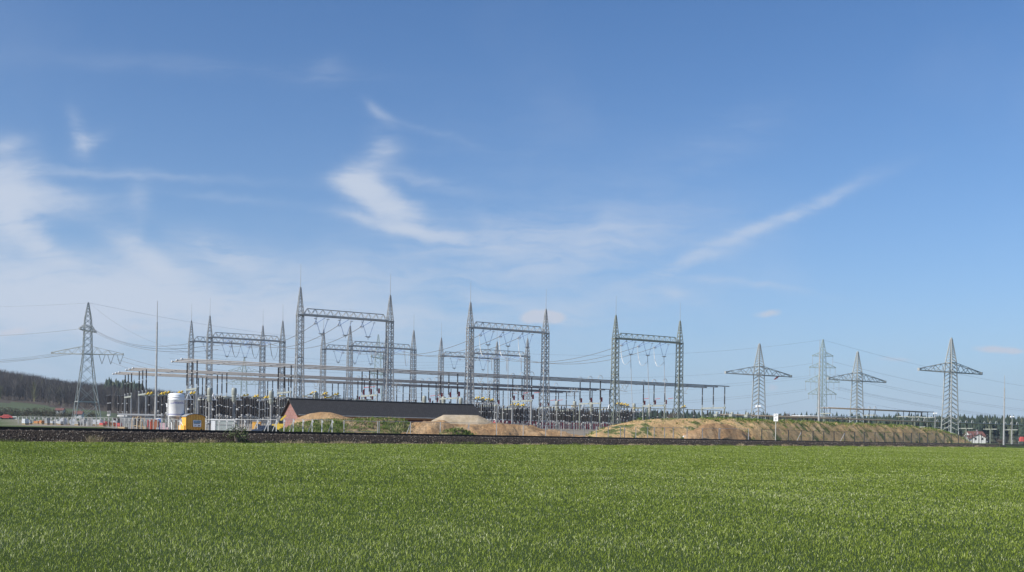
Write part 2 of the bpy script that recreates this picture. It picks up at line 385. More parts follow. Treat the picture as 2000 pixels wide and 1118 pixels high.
# ---------------------------------------------------------------- railway
def TP(s, n, z): return Vector((T0.x + TX * s + TN.x * n, T0.y + TY * s + TN.y * n, z))
MT['ballast'] = soil('track_ballast', [(0.032, 0.024, 0.018), (0.058, 0.045, 0.034), (0.095, 0.075, 0.058)], 9.0, 1.0, 0.08)
b = MB(); prof = [(-3.2, -0.75), (-1.75, -0.085), (-1.2, -0.075), (1.2, -0.075), (1.75, -0.085), (2.35, -0.38), (3.05, -0.76)]
ss = list(np.arange(-45, 260, 1.5)) + list(np.arange(262, 1300, 30.0)); k = len(prof)
for s in ss:
    for i, (n, z) in enumerate(prof): b.v.append(tuple(TP(s, n + 0.06 * fbm(s * .9, i, 3), z + (0.035 * fbm(s * .7, i * 3.1, 1) if 1 < i < 6 else 0))))
for j in range(len(ss) - 1):
    for i in range(k - 1): b.f.append((j * k + i, j * k + i + 1, (j + 1) * k + i + 1, (j + 1) * k + i)); b.m.append(0)
o = b.build('railway_embankment', MT['ballast']); tag(o, 'dark stone ballast bank carrying the single railway track', 'railway', kind='structure')
# loose stones of the ballast
ns = 26000; q = npr.random(ns); s_ = (54 / (1 / (1 - q * 0.80)) ) * 0
s_ = -4 + 250 * (np.exp(q * 2.6) - 1) / (math.exp(2.6) - 1); n_ = npr.uniform(1.1, 3.05, ns)
zt = np.interp(n_, [1.1, 1.75, 2.35, 3.05], [-0.075, -0.085, -0.38, -0.76])
r_ = npr.uniform(0.018, 0.040, ns) * (1 + s_ / 260)
C = np.stack([T0.x + TX * s_ + TN.x * n_, T0.y + TY * s_ + TN.y * n_, zt + r_ * 0.4], 1)
oct_ = np.array([(1, 0, 0), (-1, 0, 0), (0, 1, 0), (0, -1, 0), (0, 0, 1), (0, 0, -1)], float)
V = C[:, None, :] + oct_[None] * r_[:, None, None] * npr.uniform(0.65, 1.35, (ns, 6, 1)) + npr.uniform(-.3, .3, (ns, 6, 3)) * r_[:, None, None]
fo = np.array([0, 2, 4, 2, 1, 4, 1, 3, 4, 3, 0, 4, 2, 0, 5, 1, 2, 5, 3, 1, 5, 0, 3, 5])
f = ((np.arange(ns) * 6)[:, None] + fo[None]).ravel()
t = NT('ballast_stone'); at = t.node('ShaderNodeAttribute'); at.attribute_name = 'tint'
MT['stone'] = t.set(t.ramp(at.outputs['Fac'], [(0, (0.028, 0.020, 0.015)), (0.55, (0.075, 0.055, 0.041)), (0.88, (0.14, 0.11, 0.085)), (1, (0.42, 0.37, 0.31))]), 0.85)
o = bpy.data.objects.new('ballast_stones', nmesh('ballast_stones', V.reshape(-1, 3), f, np.full(ns * 8, 3), [MT['stone']], np.repeat(npr.random(ns) ** 1.2, 6))); COL.objects.link(o)
tag(o, 'loose brown and grey stones on the flank of the track bed', 'stones', kind='stuff')
MT['rail'] = paint('rusty_rail', (0.030, 0.020, 0.016), 0.6, 0.3, 0.3, 3); MT['sleeper'] = paint('sleeper', (0.085, 0.07, 0.058), 0.85, 0, 0.3, 3)
trk = thing('railway_track', 'single railway track with dark rusty rails on stone ballast', 'railway track', TP(0, 0, 0))
def extr(b, prof, s0, s1, step, n0):
    ss = np.arange(s0, s1 + .1, step); k = len(prof); b0 = len(b.v)
    for s in ss:
        for n, z in prof: b.v.append(tuple(TP(s, n0 + n, z) - TP(0, 0, 0)))
    for j in range(len(ss) - 1):
        for i in range(k): i2 = (i + 1) % k; b.f.append((b0 + j * k + i, b0 + j * k + i2, b0 + (j + 1) * k + i2, b0 + (j + 1) * k + i)); b.m.append(0)
rp = [(-.075, -.037), (-.075, -.022), (-.012, -.008), (-.012, .09), (-.036, .10), (-.036, .135), (.036, .135), (.036, .10), (.012, .09), (.012, -.008), (.075, -.022), (.075, -.037)]
for n0 in (0.7535, -0.7535):
    b = MB(); extr(b, rp, -45, 1200, 25, n0); b.build('rail', MT['rail'], trk)
def slp(b, s):
    c = TP(s, 0, -0.13) - TP(0, 0, 0); b.box(c, (2.6, 0.26, 0.19), math.atan2(TN.y, TN.x))
    for n in (-.98, -.53, .53, .98): b.box(TP(s, n, -0.02) - TP(0, 0, 0), (0.10, 0.12, 0.05), math.atan2(TN.y, TN.x))
b = MB(); slp(b, 0); s0 = b.build('sleeper', MT['sleeper'], trk); d1 = Vector((TX, TY, 0)) * 0.6
for i in range(-4, 96):
    c = s0 if i == 0 else s0.copy()
    if i: COL.objects.link(c); c.parent = trk; c.location = d1 * i
b = MB()
for i in range(96, 420): slp(b, i * .6)
tag(b.build('sleepers_beyond', MT['sleeper'], trk), kind='stuff')
# dry grass on the foot of the bank
MT['straw'] = blade_mat('dry_grass_blade', [(0.0, (0.10, 0.15, 0.03)), (0.24, (0.20, 0.22, 0.07)), (0.3, (0.36, 0.27, 0.15)), (1.0, (0.62, 0.50, 0.34))], 0.7, 0.2, 0.2)
X_, Y_, Z_, H_, T_ = [], [], [], [], []
def tuft(s, n, k, r, h, green=False):
    for _ in range(k):
        p = TP(s + rng.gauss(0, r), n + rng.gauss(0, r * .35), 0); X_.append(p.x); Y_.append(p.y)
        Z_.append(-0.72 + max(0, 3.05 - n) * .3); H_.append(h * rng.uniform(.5, 1.2)); T_.append(rng.random() * (.25 if green else 1))
s = -6.0
while s < 235:
    dens = 0.62 + fbm(s * .22, 0, 5) * 0.9
    if rng.random() < dens: tuft(s, rng.uniform(2.6, 3.4), int(80 * rng.uniform(.5, 1.4)), 0.28, 0.20 + .18 * max(0, fbm(s * .35, 9, 2)), fbm(s * .15, 3, 7) > .05)
    s += 0.33
for px, h in ((122, .62), (255, .52), (315, .42), (338, .5), (352, .42), (500, .42), (526, .4), (612, .42), (650, .36), (1400, .5), (1490, .5), (1700, .55), (1880, .6)):
    k_ = (px - CX) / F; s = (k_ * T0.y - T0.x) / (TX - k_ * TY); tuft(s, 3.05, 150, 0.22 + s * .002, h)
X_, Y_, Z_, H_, T_ = map(np.array, (X_, Y_, Z_, H_, T_))
v, f, sz, a = blades(X_, Y_, Z_, H_, np.maximum(.008, Y_ * .00022), npr.uniform(.3, 1.3, len(X_)), T_)
o = bpy.data.objects.new('dry_grass', nmesh('dry_grass', v, f, sz, [MT['straw']], a)); COL.objects.link(o)
tag(o, 'pale dry grass along the foot of the ballast bank', 'dry grass', kind='stuff')

# ---------------------------------------------------------------- hills and woods
SKYL = [(-400, 700), (-200, 707), (0, 721), (60, 731), (130, 743), (200, 750), (240, 754), (300, 759), (360, 768), (430, 774), (520, 776), (640, 776), (760, 786), (900, 795), (1010, 800), (1150, 806), (1250, 811), (1330, 815), (1500, 822), (1700, 819), (1800, 818), (1900, 818), (2000, 820), (2400, 820)]
def crest(px): return max(2.0, (hor(px) - lerp_list(SKYL, px)) * 0.4 - 14.0)
def hill_z(x, y):
    px = CX + F * x / y; g = ground_z(x, y); zc = crest(px)
    if y < 800: return g - 1.0 + (max(zc, g) - g + 1.0) * smooth(500, 820, y) ** .9 if zc > g else g - 1 + smooth(500, 820, y)
    return max(zc, g) * (1 - 0.7 * smooth(900, 1700, y))
hv = []; hf = []; hu = np.linspace(-0.85, 0.75, 170); hy = list(np.linspace(495, 860, 38)) + [900, 980, 1100, 1300, 1600]
for y in hy:
    for u in hu: hv.append((u * y, y, hill_z(u * y, y) + (0.8 * fbm(u * 14, y * .01) if 505 < y < 900 else 0)))
kx = len(hu); hm = []
for j in range(len(hy) - 1):
    for i in range(kx - 1):
        a = j * kx + i; hf.append((a, a + 1, a + kx + 1, a + kx)); u = (hu[i] + hu[i + 1]) / 2
        hm.append(0 if hy[j] < 640 - 80 * smooth(-.42, -.25, u) + 18 * mn.noise(Vector((u * 20, 3, 0))) else 1)
me = bpy.data.meshes.new('hill'); me.from_pydata(hv, [], hf); MT['slope'] = paint('hillside_pasture', (0.062, 0.085, 0.030), 0.95, 0, 0.3, 0.03); me.materials.append(MT['slope'])
MT['litter'] = soil('woodland_floor', [(0.06, 0.048, 0.038), (0.085, 0.07, 0.055), (0.11, 0.09, 0.07)], 0.05, 0.6, 0.6); me.materials.append(MT['litter'])
me.polygons.foreach_set('material_index', hm); me.polygons.foreach_set('use_smooth', [True] * len(hf)); me.update()
o = bpy.data.objects.new('hill', me); COL.objects.link(o); tag(o, 'long low wooded hill behind the substation', 'hill', kind='structure')
tx, ty, tz, th = [], [], [], []; cx_, cy_, cz_, ch_ = [], [], [], []
def hz(x, y): return hill_z(x, y)
for it in range(30000):
    u = rng.uniform(-0.62, 0.62) if it < 16000 else rng.uniform(0.10, 0.62); y = 560 + 290 * rng.random() ** .8; px = CX + F * u; x = u * y
    lim = 655 - 70 * smooth(-.42, -.25, u) + 22 * mn.noise(Vector((u * 20, 3, 0)))
    if y < lim: continue
    con = smooth(1180, 1300, px)
    if px < 135: con = 0.75 * smooth(800, 835, y) * smooth(5, 30, px)
    if 205 < px < 278 and 735 < y: con = 0.97
    if 640 < px < 960 and y > 780: con = 0.4
    if rng.random() < con: cx_.append(x); cy_.append(y); cz_.append(hz(x, y)); ch_.append(rng.uniform(10.5, 14.5) + (2.5 if rng.random() < .08 else 0) + (4 if 205 < px < 278 else 0))
    elif rng.random() < 0.80: tx.append(x); ty.append(y); tz.append(hz(x, y)); th.append(rng.uniform(10, 15.5))
tx, ty, tz, th = map(np.array, (tx, ty, tz, th)); nt_ = len(tx); NBR = 52
V = np.zeros((nt_, NBR, 3, 3), np.float32)
for bi in range(NBR):
    an = npr.uniform(0, 2 * np.pi, nt_); h0 = th * npr.uniform(.12, .7, nt_); h1 = np.minimum(th, h0 + th * npr.uniform(.2, .5, nt_)); rr = th * npr.uniform(.06, .30, nt_)
    w = npr.uniform(.06, .15, nt_)
    if bi == 0: h0, h1, rr, w = th * 0, th * 1.0, th * .02, th * .035
    bx = tx + np.cos(an) * rr * .25; by = ty + np.sin(an) * rr * .25
    V[:, bi, 0] = np.stack([bx - w, by, tz + h0], 1); V[:, bi, 1] = np.stack([bx + w, by + .1, tz + h0], 1)
    V[:, bi, 2] = np.stack([tx + np.cos(an) * rr, ty + np.sin(an) * rr, tz + h1], 1)
n3 = nt_ * NBR
t = NT('bare_wood'); at = t.node('ShaderNodeAttribute'); at.attribute_name = 'tint'
MT['barewood'] = t.set(t.ramp(at.outputs['Fac'], [(0, (0.085, 0.072, 0.06)), (0.5, (0.128, 0.109, 0.092)), (0.85, (0.165, 0.142, 0.122)), (1, (0.17, 0.165, 0.09))]), 0.9, 0, 0.1)
tt = np.clip(npr.normal(.5, .2, nt_), 0, 1); tt[npr.random(nt_) < .03] = 1
o = bpy.data.objects.new('bare_wood', nmesh('bare_wood', V.reshape(-1, 3), np.arange(n3 * 3), np.full(n3, 3), [MT['barewood']], np.repeat(tt, NBR * 3))); COL.objects.link(o)
tag(o, 'leafless brown deciduous wood covering the hillside', 'wood', kind='stuff')
cx_, cy_, cz_, ch_ = map(np.array, (cx_, cy_, cz_, ch_)); nc = len(cx_); LY, SG = 5, 7
vs = []; fs = []
for i in range(nc):
    hgt = ch_[i]; wd0 = hgt * rng.uniform(.17, .27)
    for l in range(LY):
        z0 = cz_[i] + hgt * (.06 + .17 * l); z1 = min(cz_[i] + hgt, z0 + hgt * .34) if l < LY - 1 else cz_[i] + hgt
        r = wd0 * (1 - .17 * l); b0 = len(vs)
        for j in range(SG):
            a = 2 * math.pi * (j + rng.random() * .6) / SG; q = r * rng.uniform(.55, 1.3); vs.append((cx_[i] + q * math.cos(a), cy_[i] + q * math.sin(a), z0 + rng.uniform(-.6, .4)))
        vs.append((cx_[i] + rng.gauss(0, .15), cy_[i], z1))
        for j in range(SG): fs.extend((b0 + j, b0 + (j + 1) % SG, b0 + SG))
t = NT('conifer_foliage'); at = t.node('ShaderNodeAttribute'); at.attribute_name = 'tint'
MT['conifer'] = t.set(t.ramp(at.outputs['Fac'], [(0, (0.022, 0.036, 0.026)), (0.6, (0.036, 0.056, 0.038)), (1, (0.075, 0.085, 0.05))]), 0.8, 0, 0.2)
o = bpy.data.objects.new('conifer_forest', nmesh('conifer_forest', vs, fs, np.full(len(fs) // 3, 3), [MT['conifer']], np.repeat(npr.random(nc), LY * (SG + 1)))); COL.objects.link(o)
tag(o, 'dark green spruce forest along the horizon', 'forest', kind='stuff')

# ---------------------------------------------------------------- earth mounds
def dirt(name, d0, d1, d2, grass, gscale=0.35, thr=0.55):
    t = NT(name); n = t.noise(0.35, 6, 0.6); n2 = t.noise(3.0, 8, 0.75); n3 = t.noise(gscale, 7, 0.7)
    c = t.ramp(n, [(0.3, d0), (0.52, d1), (0.7, d2)])
    c = t.mix(0.75, c, t.ramp(n2, [(0.25, (0.55, 0.52, 0.5)), (0.5, (1, 1, 1)), (0.75, (1.25, 1.25, 1.25))]), 'MULTIPLY')
    if grass:
        f = t.ramp(n3, [(thr, (0, 0, 0)), (thr + .07, (1, 1, 1))]); c = t.mix(f, c, t.mix(n2, (0.085, 0.125, 0.03), (0.18, 0.20, 0.075)))
    n4 = t.noise(9.0, 3, 0.6); c = t.mix(t.ramp(n4, [(.30, (1, 1, 1)), (.40, (0, 0, 0))]), c, (0.15, 0.10, 0.06)); t.bump(n2, 1.0, 0.3); return t.set(c, 0.95, 0, 0.1)
MT['dirt'] = dirt('brown_earth', (0.34, 0.20, 0.10), (0.46, 0.295, 0.155), (0.55, 0.38, 0.22), False)
MT['dirt_grass'] = dirt('sandy_earth_with_weeds', (0.48, 0.305, 0.145), (0.66, 0.445, 0.215), (0.70, 0.52, 0.30), True, 0.34, 0.52)
MT['turf_bank'] = dirt('turf_with_bare_earth', (0.28, 0.20, 0.11), (0.42, 0.31, 0.18), (0.48, 0.37, 0.22), True, 0.22, 0.475)
MT['gravel_heap'] = soil('pale_gravel', [(0.40, 0.31, 0.20), (0.52, 0.42, 0.29), (0.60, 0.51, 0.38)], 1.2, 1.0, 0.2)
bank_pts = []
def mound(name, prof, yf, mat, label, front, back, rough, seed, step=2.5, tuft_p=0.0, pw=1.0, clod=1.0):
    pxs = np.arange(prof[0][0], prof[-1][0] + .1, step); NJ = 72; vs = []; fs = []; c = None
    for px in pxs:
        yc = yf(px); top = P(px, lerp_list(prof, px), yc)
        if c is None: c = Vector((top.x, top.y, 0))
        edge = min(1.0, min(px - prof[0][0], prof[-1][0] - px) / 12.0)
        for j in range(NJ + 1):
            q = j / NJ * 2 - 1; off = q * (front if q < 0 else back) * (.35 + .65 * edge)
            p = Vector((top.x * (yc + off) / yc, yc + off, 0)); zb = ground_z(p.x, p.y) - 0.25
            sh = (1 - abs(q) ** 1.6) ** pw
            z = zb + max(0, top.z - zb) * sh
            z += rough * fbm(p.x * .36, p.y * .36, seed, 6) * min(1, 4 * (1 - abs(q))) * (0.35 if abs(q) < .12 else 1)
            vs.append((p.x - c.x, p.y - c.y, z))
            z += (0.16 * fbm(p.x * 1.7, p.y * 1.7, seed + 5, 4) + 0.05 * mn.noise(Vector((p.x * 6, p.y * 6, seed)))) * min(1, 4 * (1 - abs(q))) * (clod)
            if tuft_p and rng.random() < tuft_p * (7 if abs(q) < .30 and px > 1370 else .6 if px > 1130 else 1) and -0.9 < q < 0.5: bank_pts.append((p.x + rng.uniform(-.3, .3), p.y + rng.uniform(-.3, .3), z, seed))
    k = NJ + 1
    for i in range(len(pxs) - 1):
        for j in range(NJ): a = i * k + j; fs.append((a, a + k, a + k + 1, a + 1))
    me = bpy.data.meshes.new(name); me.from_pydata(vs, [], fs); me.materials.append(mat); me.polygons.foreach_set('use_smooth', [True] * len(fs)); me.update()
    o = bpy.data.objects.new(name, me); COL.objects.link(o); o.location = c; tag(o, label, 'mound'); return o
mound('earth_mound', [(1138, 853), (1160, 844), (1190, 833), (1240, 821.5), (1290, 818), (1340, 818), (1400, 818), (1413, 816.5), (1440, 819), (1500, 821.5), (1600, 825), (1700, 829), (1780, 832), (1795, 836), (1812, 836.5), (1840, 841), (1870, 852), (1897, 866)],
      lambda px: fence_y(px) + 12.5 + .02 * max(0, px - 1500), MT['dirt_grass'], 'long sandy earth mound with weeds behind the fence on the right', 12, 9, 0.28, 3, 1.6, 0.04, 1.0, 2.2)
mound('earth_mound', [(762, 848), (790, 836), (806, 826), (840, 824), (880, 828), (930, 830), (960, 829), (1000, 829), (1030, 832), (1062, 838), (1085, 842), (1115, 847), (1150, 852)],
      lambda px: fence_y(px) + 6, MT['dirt'], 'low lumpy brown earth bank in front of the pale gravel heap', 6, 5, 0.55, 8, 1.6, 0, 1.0, 2.2)
mound('earth_mound', [(1330, 850), (1350, 842), (1372, 830), (1392, 826), (1420, 829), (1445, 838), (1470, 850)],
      lambda px: fence_y(px) + 4, MT['dirt'], 'bare conical earth heap leaning on the long sandy mound', 5, 5, 0.55, 14, 1.6, 0, 1.0, 1.8)
mound('earth_mound', [(566, 830), (578, 819), (590, 813), (605, 808), (626, 804.5), (645, 806), (665, 811), (690, 819), (708, 826)],
      lambda px: 139.0, MT['dirt'], 'brown earth heap against the long side of the brick building', 4.0, 3.5, 0.30, 21, 1.5)
mound('grassy_bank', [(536, 850), (560, 838), (580, 827), (620, 822), (680, 820), (735, 817.5), (760, 818), (785, 821), (810, 833), (830, 848)],
      lambda px: fence_y(px) + 6, MT['turf_bank'], 'green grassy bank with bare patches below the brick building', 5, 4.5, 0.22, 30, 1.5, 0.10)
mound('gravel_heap', [(826, 832), (845, 821), (866, 810.5), (890, 811), (934, 811.5), (950, 819), (970, 829), (978, 834)],
      lambda px: 146.5, MT['gravel_heap'], 'pale gravel heap with a flat top at the right end of the brick building', 4, 4, 0.15, 41, 1.5, 0, 1.0, .8)
mound('grassy_hump', [(862, 850), (872, 842), (885, 837), (897, 838), (912, 844), (926, 851)],
      lambda px: fence_y(px) - 1.5, MT['turf_bank'], 'small green weedy hump in front of the brown earth bank', 1.5, 2, 0.15, 55, 1.5, 0.10)
pts = np.array([p[:3] for p in bank_pts for _ in range(7)]); pts[:, :2] += npr.normal(0, .22, (len(pts), 2))
pn = np.array([mn.noise(Vector((p[0] * .5, p[1] * .5, 4))) for p in pts])
v, f, sz, a = blades(pts[:, 0], pts[:, 1], pts[:, 2] - .05, npr.uniform(.14, .42, len(pts)), np.full(len(pts), .085), npr.uniform(.3, 1.2, len(pts)), np.clip(.25 + pn * .9 + npr.normal(0, .2, len(pts)), 0, 1))
MT['weed'] = blade_mat('weed_blade', [(0.0, (0.11, 0.175, 0.03)), (0.4, (0.17, 0.23, 0.05)), (0.6, (0.36, 0.31, 0.16)), (1.0, (0.52, 0.43, 0.26))], 0.7, 0.2, 0.2)
o = bpy.data.objects.new('mound_weeds', nmesh('mound_weeds', v, f, sz, [MT['weed']], a)); COL.objects.link(o)
tag(o, 'grass and dry weeds growing on the earth mounds', 'weeds', kind='stuff')

# ---------------------------------------------------------------- lattice work
def lattice(b, keys, ratio, leg, br, brace='X', rings=()):
    """keys: (z, half width) from the bottom up; square section; panels about `ratio` x width tall"""
    def hw(z): return lerp_list(keys, z)
    for sx, sy in ((-1, -1), (1, -1), (1, 1), (-1, 1)):
        for (z0, h0), (z1, h1) in zip(keys, keys[1:]): b.bar((sx * h0, sy * h0, z0), (sx * h1, sy * h1, z1), leg)
    z = keys[0][0]; top = keys[-1][0]; cs = ((-1, -1), (1, -1), (1, 1), (-1, 1)); n = 0
    while z < top - 0.02:
        z1 = min(top, z + max(0.62, ratio * 2 * hw(z)))
        if top - z1 < 0.3: z1 = top
        h0, h1 = hw(z), hw(z1)
        for i in range(4):
            a, c = cs[i], cs[(i + 1) % 4]
            p0 = (a[0] * h0, a[1] * h0, z); p1 = (c[0] * h1, c[1] * h1, z1); q0 = (c[0] * h0, c[1] * h0, z); q1 = (a[0] * h1, a[1] * h1, z1)
            if brace == 'X': b.bar(p0, p1, br); b.bar(q0, q1, br)
            elif brace == 'S' and i % 2 == 1: b.bar(p0, p1, br)
            else: b.bar(q0, q1, br)
        z = z1; n += 1
    for z in rings:
        h = hw(z)
        for i in range(4): a, c = cs[i], cs[(i + 1) % 4]; b.bar((a[0] * h, a[1] * h, z), (c[0] * h, c[1] * h, z), leg * 1.1)
def insul(b, p0, p1, r=0.075, pitch=0.22, n=8):
    p0, p1 = Vector(p0), Vector(p1); L_ = (p1 - p0).length; k = max(2, int(L_ / pitch)); pts = []; rs = []
    for i in range(k):
        for f_, q in ((0.0, .55), (.35, 1.0), (.6, .95), (.75, .55)): pts.append(p0.lerp(p1, (i + f_) / k)); rs.append(r * q)
    pts.append(p1); rs.append(r * .55); b.path(pts, rs, n)

# ---------------------------------------------------------------- portal gantries of the substation
WG = 18.9
def gantry(px, Y, ztop, label, group, wid, steel, vstr, tens, names):
    base = P(px, HY - (ztop / Y) * F, Y); gz = ground_z(base.x, base.y); base.z = gz
    g = thing('portal_gantry', label, 'gantry', base, ANG, group)
    zt = ztop - gz; zb = zt - 5.2; zr = zt - 13.6
    for i, x in enumerate((0, wid)):
        b = MB(); lattice(b, [(-.6, 1.0), (zr, .60), (zb, .57)], .95, .16, .075, 'X', (zr, zb - .08))
        b.box((0, 0, zb - .05), (1.4, 1.4, .14)); tw = b.build('tower', MT[steel], g, (x, 0, 0))
        b = MB(); lattice(b, [(zb, .57), (zt, .10)], .95, .12, .06, 'X'); b.box((0, 0, zt), (.24, .24, .3)); b.build('spire', MT[steel], tw)
        b = MB(); b.path([(0, 0, zt), (0, 0, zt + 2.2), (0, 0, zt + 4.6)], [.055, .04, .022], 6); b.build('lightning_rod', MT['steel'], tw)
    b = MB(); x0, x1 = .62, wid - .62; y = .55; n = 10
    for s in (-y, y): b.bar((x0, s, zb), (x1, s, zb), .20, .34)
    t0, t1 = x0 + .8, x1 - .8; b.bar((t0, 0, zb + 1.25), (t1, 0, zb + 1.25), .16)
    for s in (-y, y):
        b.bar((x0, s, zb), (t0, 0, zb + 1.25), .10); b.bar((x1, s, zb), (t1, 0, zb + 1.25), .10)
        for i in range(n):
            xa = t0 + (t1 - t0) * i / n; xc = t0 + (t1 - t0) * (i + 1) / n; xm = (xa + xc) / 2
            b.bar((xa, 0, zb + 1.25), (xm, s, zb + .1), .075); b.bar((xm, s, zb + .1), (xc, 0, zb + 1.25), .075)
    for i in range(n): xa = x0 + (x1 - x0) * (i + .5) / n; b.bar((xa, -y, zb), (xa, y, zb), .09)
    b.build('beam', MT[steel], g)
    def W(x, y, z): q = Matrix.Rotation(ANG, 3, 'Z') @ Vector((x, y, z)); return q + base
    ph = [4.4, 9.35, 14.2]; res = {}
    side = ('left', 'middle', 'right')
    for i, x in enumerate(ph):
        if vstr:
            v = thing('insulator_string', f'{side[i]} V-shaped pair of hanging insulators under the {names}', 'insulator', W(x, 0, zb - .15), ANG, 'V insulator strings of the ' + group)
            for s in (-1, 1):
                b = MB(); b.tube((s * 1.4, 0, 0), (s * 1.3, 0, -.35), .03); insul(b, (s * 1.3, 0, -.35), (s * .28, 0, -3.35), .06, .24, 6); b.build('insulator_rod', MT['blue_ins'], v)
                b = MB(); b.lathe([(.02, -.03), (.30, -.03), (.30, .03), (.02, .03)], (s * 1.3, 0, -.45), 12); b.lathe([(.02, -.03), (.36, -.03), (.36, .03), (.02, .03)], (s * .3, 0, -3.3), 12); b.build('ring', MT['steel'], v)
            b = MB(); b.bar((-.35, 0, -3.45), (.35, 0, -3.45), .12, caps=True); b.tube((0, 0, -3.45), (0, 0, -3.9), .06); b.build('clamp', MT['steel'], v)
            res['v', i] = W(x, 0, zb - 4.0)
        for s in tens:
            v = thing('insulator_string', f'{side[i]} {"rear" if s > 0 else "front"} tension insulator pulling off the {names}', 'insulator', W(x, 0, zb - .15), ANG, 'tension insulator strings of the ' + group)
            for d in (-.85, .85):
                b = MB(); insul(b, (d, s * .4, -.1), (d * .2, s * 3.6, -.95), .08, .24, 6); b.build('insulator_rod', MT['blue_ins'], v)
            b = MB(); b.path([(.34 * math.cos(q), s * 3.5, -.95 + .34 * math.sin(q)) for q in np.linspace(0, 6.28, 13)], .045, 5); b.bar((-.4, s * 3.7, -.98), (.4, s * 3.7, -.98), .14, caps=True); b.build('ring', MT['bright'], v)
            res['t', i, s] = W(x, s * 4.0, zb - 1.15)
    return res
def wire(p0, p1, sag, r, label, cat='cable', group=None, mat='wire', name='cable', seg=18):
    p0, p1 = Vector(p0), Vector(p1)
    b = MB(); b.path([p0.lerp(p1, i / seg) - p0 - Vector((0, 0, sag * 4 * (i / seg) * (1 - i / seg))) for i in range(seg + 1)], r, 5)
    return tag(b.build(name, MT[mat], None, p0), label, cat, group)
GA = {}
for k, (px, nm, st) in enumerate(((587, 'left', 'steel'), (919, 'middle', 'steel'), (1203, 'right', 'steel_green'))):
    Y = 200 * 3913 / (4500 - px) if k else 200.0
    GA['F', k] = gantry(px, Y, 28.5, f'{("tallest, leftmost", "middle, wire-laden", "rightmost, greenish")[k]} lattice portal gantry of the front row with pointed spires', 'front row gantries', WG, st, True, (1,), f'{nm} front gantry')
for k, (px, nm) in enumerate(((410, 'left'), (684, 'middle'), (921, 'right'))):
    Y = 256 * 4090 / (4500 - px)
    GA['M', k] = gantry(px, Y, 226.7 / 2000 * 256, f'grey lattice portal gantry {("left of all front gantries", "seen through the left front gantry", "seen through the middle front gantry")[k]}, nearer of the rear pair', 'second row gantries', 18.6, 'steel', False, (-1, 1), f'{nm} second-row gantry')
for k, (px, nm) in enumerate(((374, 'left'), (632, 'middle'), (862, 'right'))):
    Y = 268 * 4126 / (4500 - px)
    GA['B', k] = gantry(px, Y, 216.5 / 2000 * 268, f'grey lattice portal gantry {("left of all front gantries", "seen through the left front gantry", "seen through the middle front gantry")[k]}, farther of the rear pair', 'third row gantries', 18.9, 'steel', True, (-1,), f'{nm} third-row gantry')
side = ('left', 'middle', 'right')
for k in range(3):
    for i in range(3):
        wire(GA['F', k]['t', i, 1], GA['M', k]['t', i, -1], 2.6, .055, f'{side[i]} sagging conductor from the {side[k]} front gantry back to the row behind', 'conductor', 'conductors between the gantry rows', 'wire', 'conductor')
        wire(GA['M', k]['t', i, 1], GA['B', k]['t', i, -1], .25, .045, f'{side[i]} short taut conductor between the two rear gantries of the {side[k]} pair', 'conductor', 'conductors between the gantry rows', 'wire', 'conductor')
        if k: # jumper loops and droppers
            a = GA['F', k]['t', i, 1]; v = GA['F', k]['v', i]; d = v - Vector((0, 0, 0.9)); b = MB()
            dz = d.z - a.z; pts = [Vector(((d.x - a.x) * q ** 1.5, (d.y - a.y) * q ** 1.5, dz * q - 2.6 * math.sin(math.pi * q ** .9))) for q in np.linspace(0, 1, 17)]
            b.path(pts, [.07 if .08 < q < .5 else .04 for q in np.linspace(0, 1, 17)], 6)
            tag(b.build('jumper', MT['bright'], None, a), f'{side[i]} bright jumper loop hanging behind the {side[k]} front gantry', 'jumper', 'jumper loops of the front gantries')
            gp = d - PV * 4 - DV * 1.5; bz = 9.0
            wire(v, Vector((v.x - PV.x * 3 - DV.x * 1.4, v.y - PV.y * 3 - DV.y * 1.4, 6.4)), 1.1, .06, f'{side[i]} dropper cable falling from the {side[k]} front gantry to the switchgear', 'dropper', 'dropper cables of the front gantries', 'wire', 'dropper')
    for i in range(3):
        a = GA['M', k]['t', i, -1]; c = a + DV * 5.0
        b = MB(); q_ = np.linspace(0, 1, 15); b.path([DV * (4.2 * q) + PV * (7.0 * q) - Vector((0, 0, 3.6 * 4 * q * (1 - q) * (1.15 - .3 * q))) for q in q_], [.075 if q < .22 else .045 for q in q_], 6)
        tag(b.build('jumper', MT['bright' if k else 'wire'], None, a), f'{side[i]} jumper loop hanging under the {side[k]} second-row gantry', 'jumper', 'jumper loops of the second row')

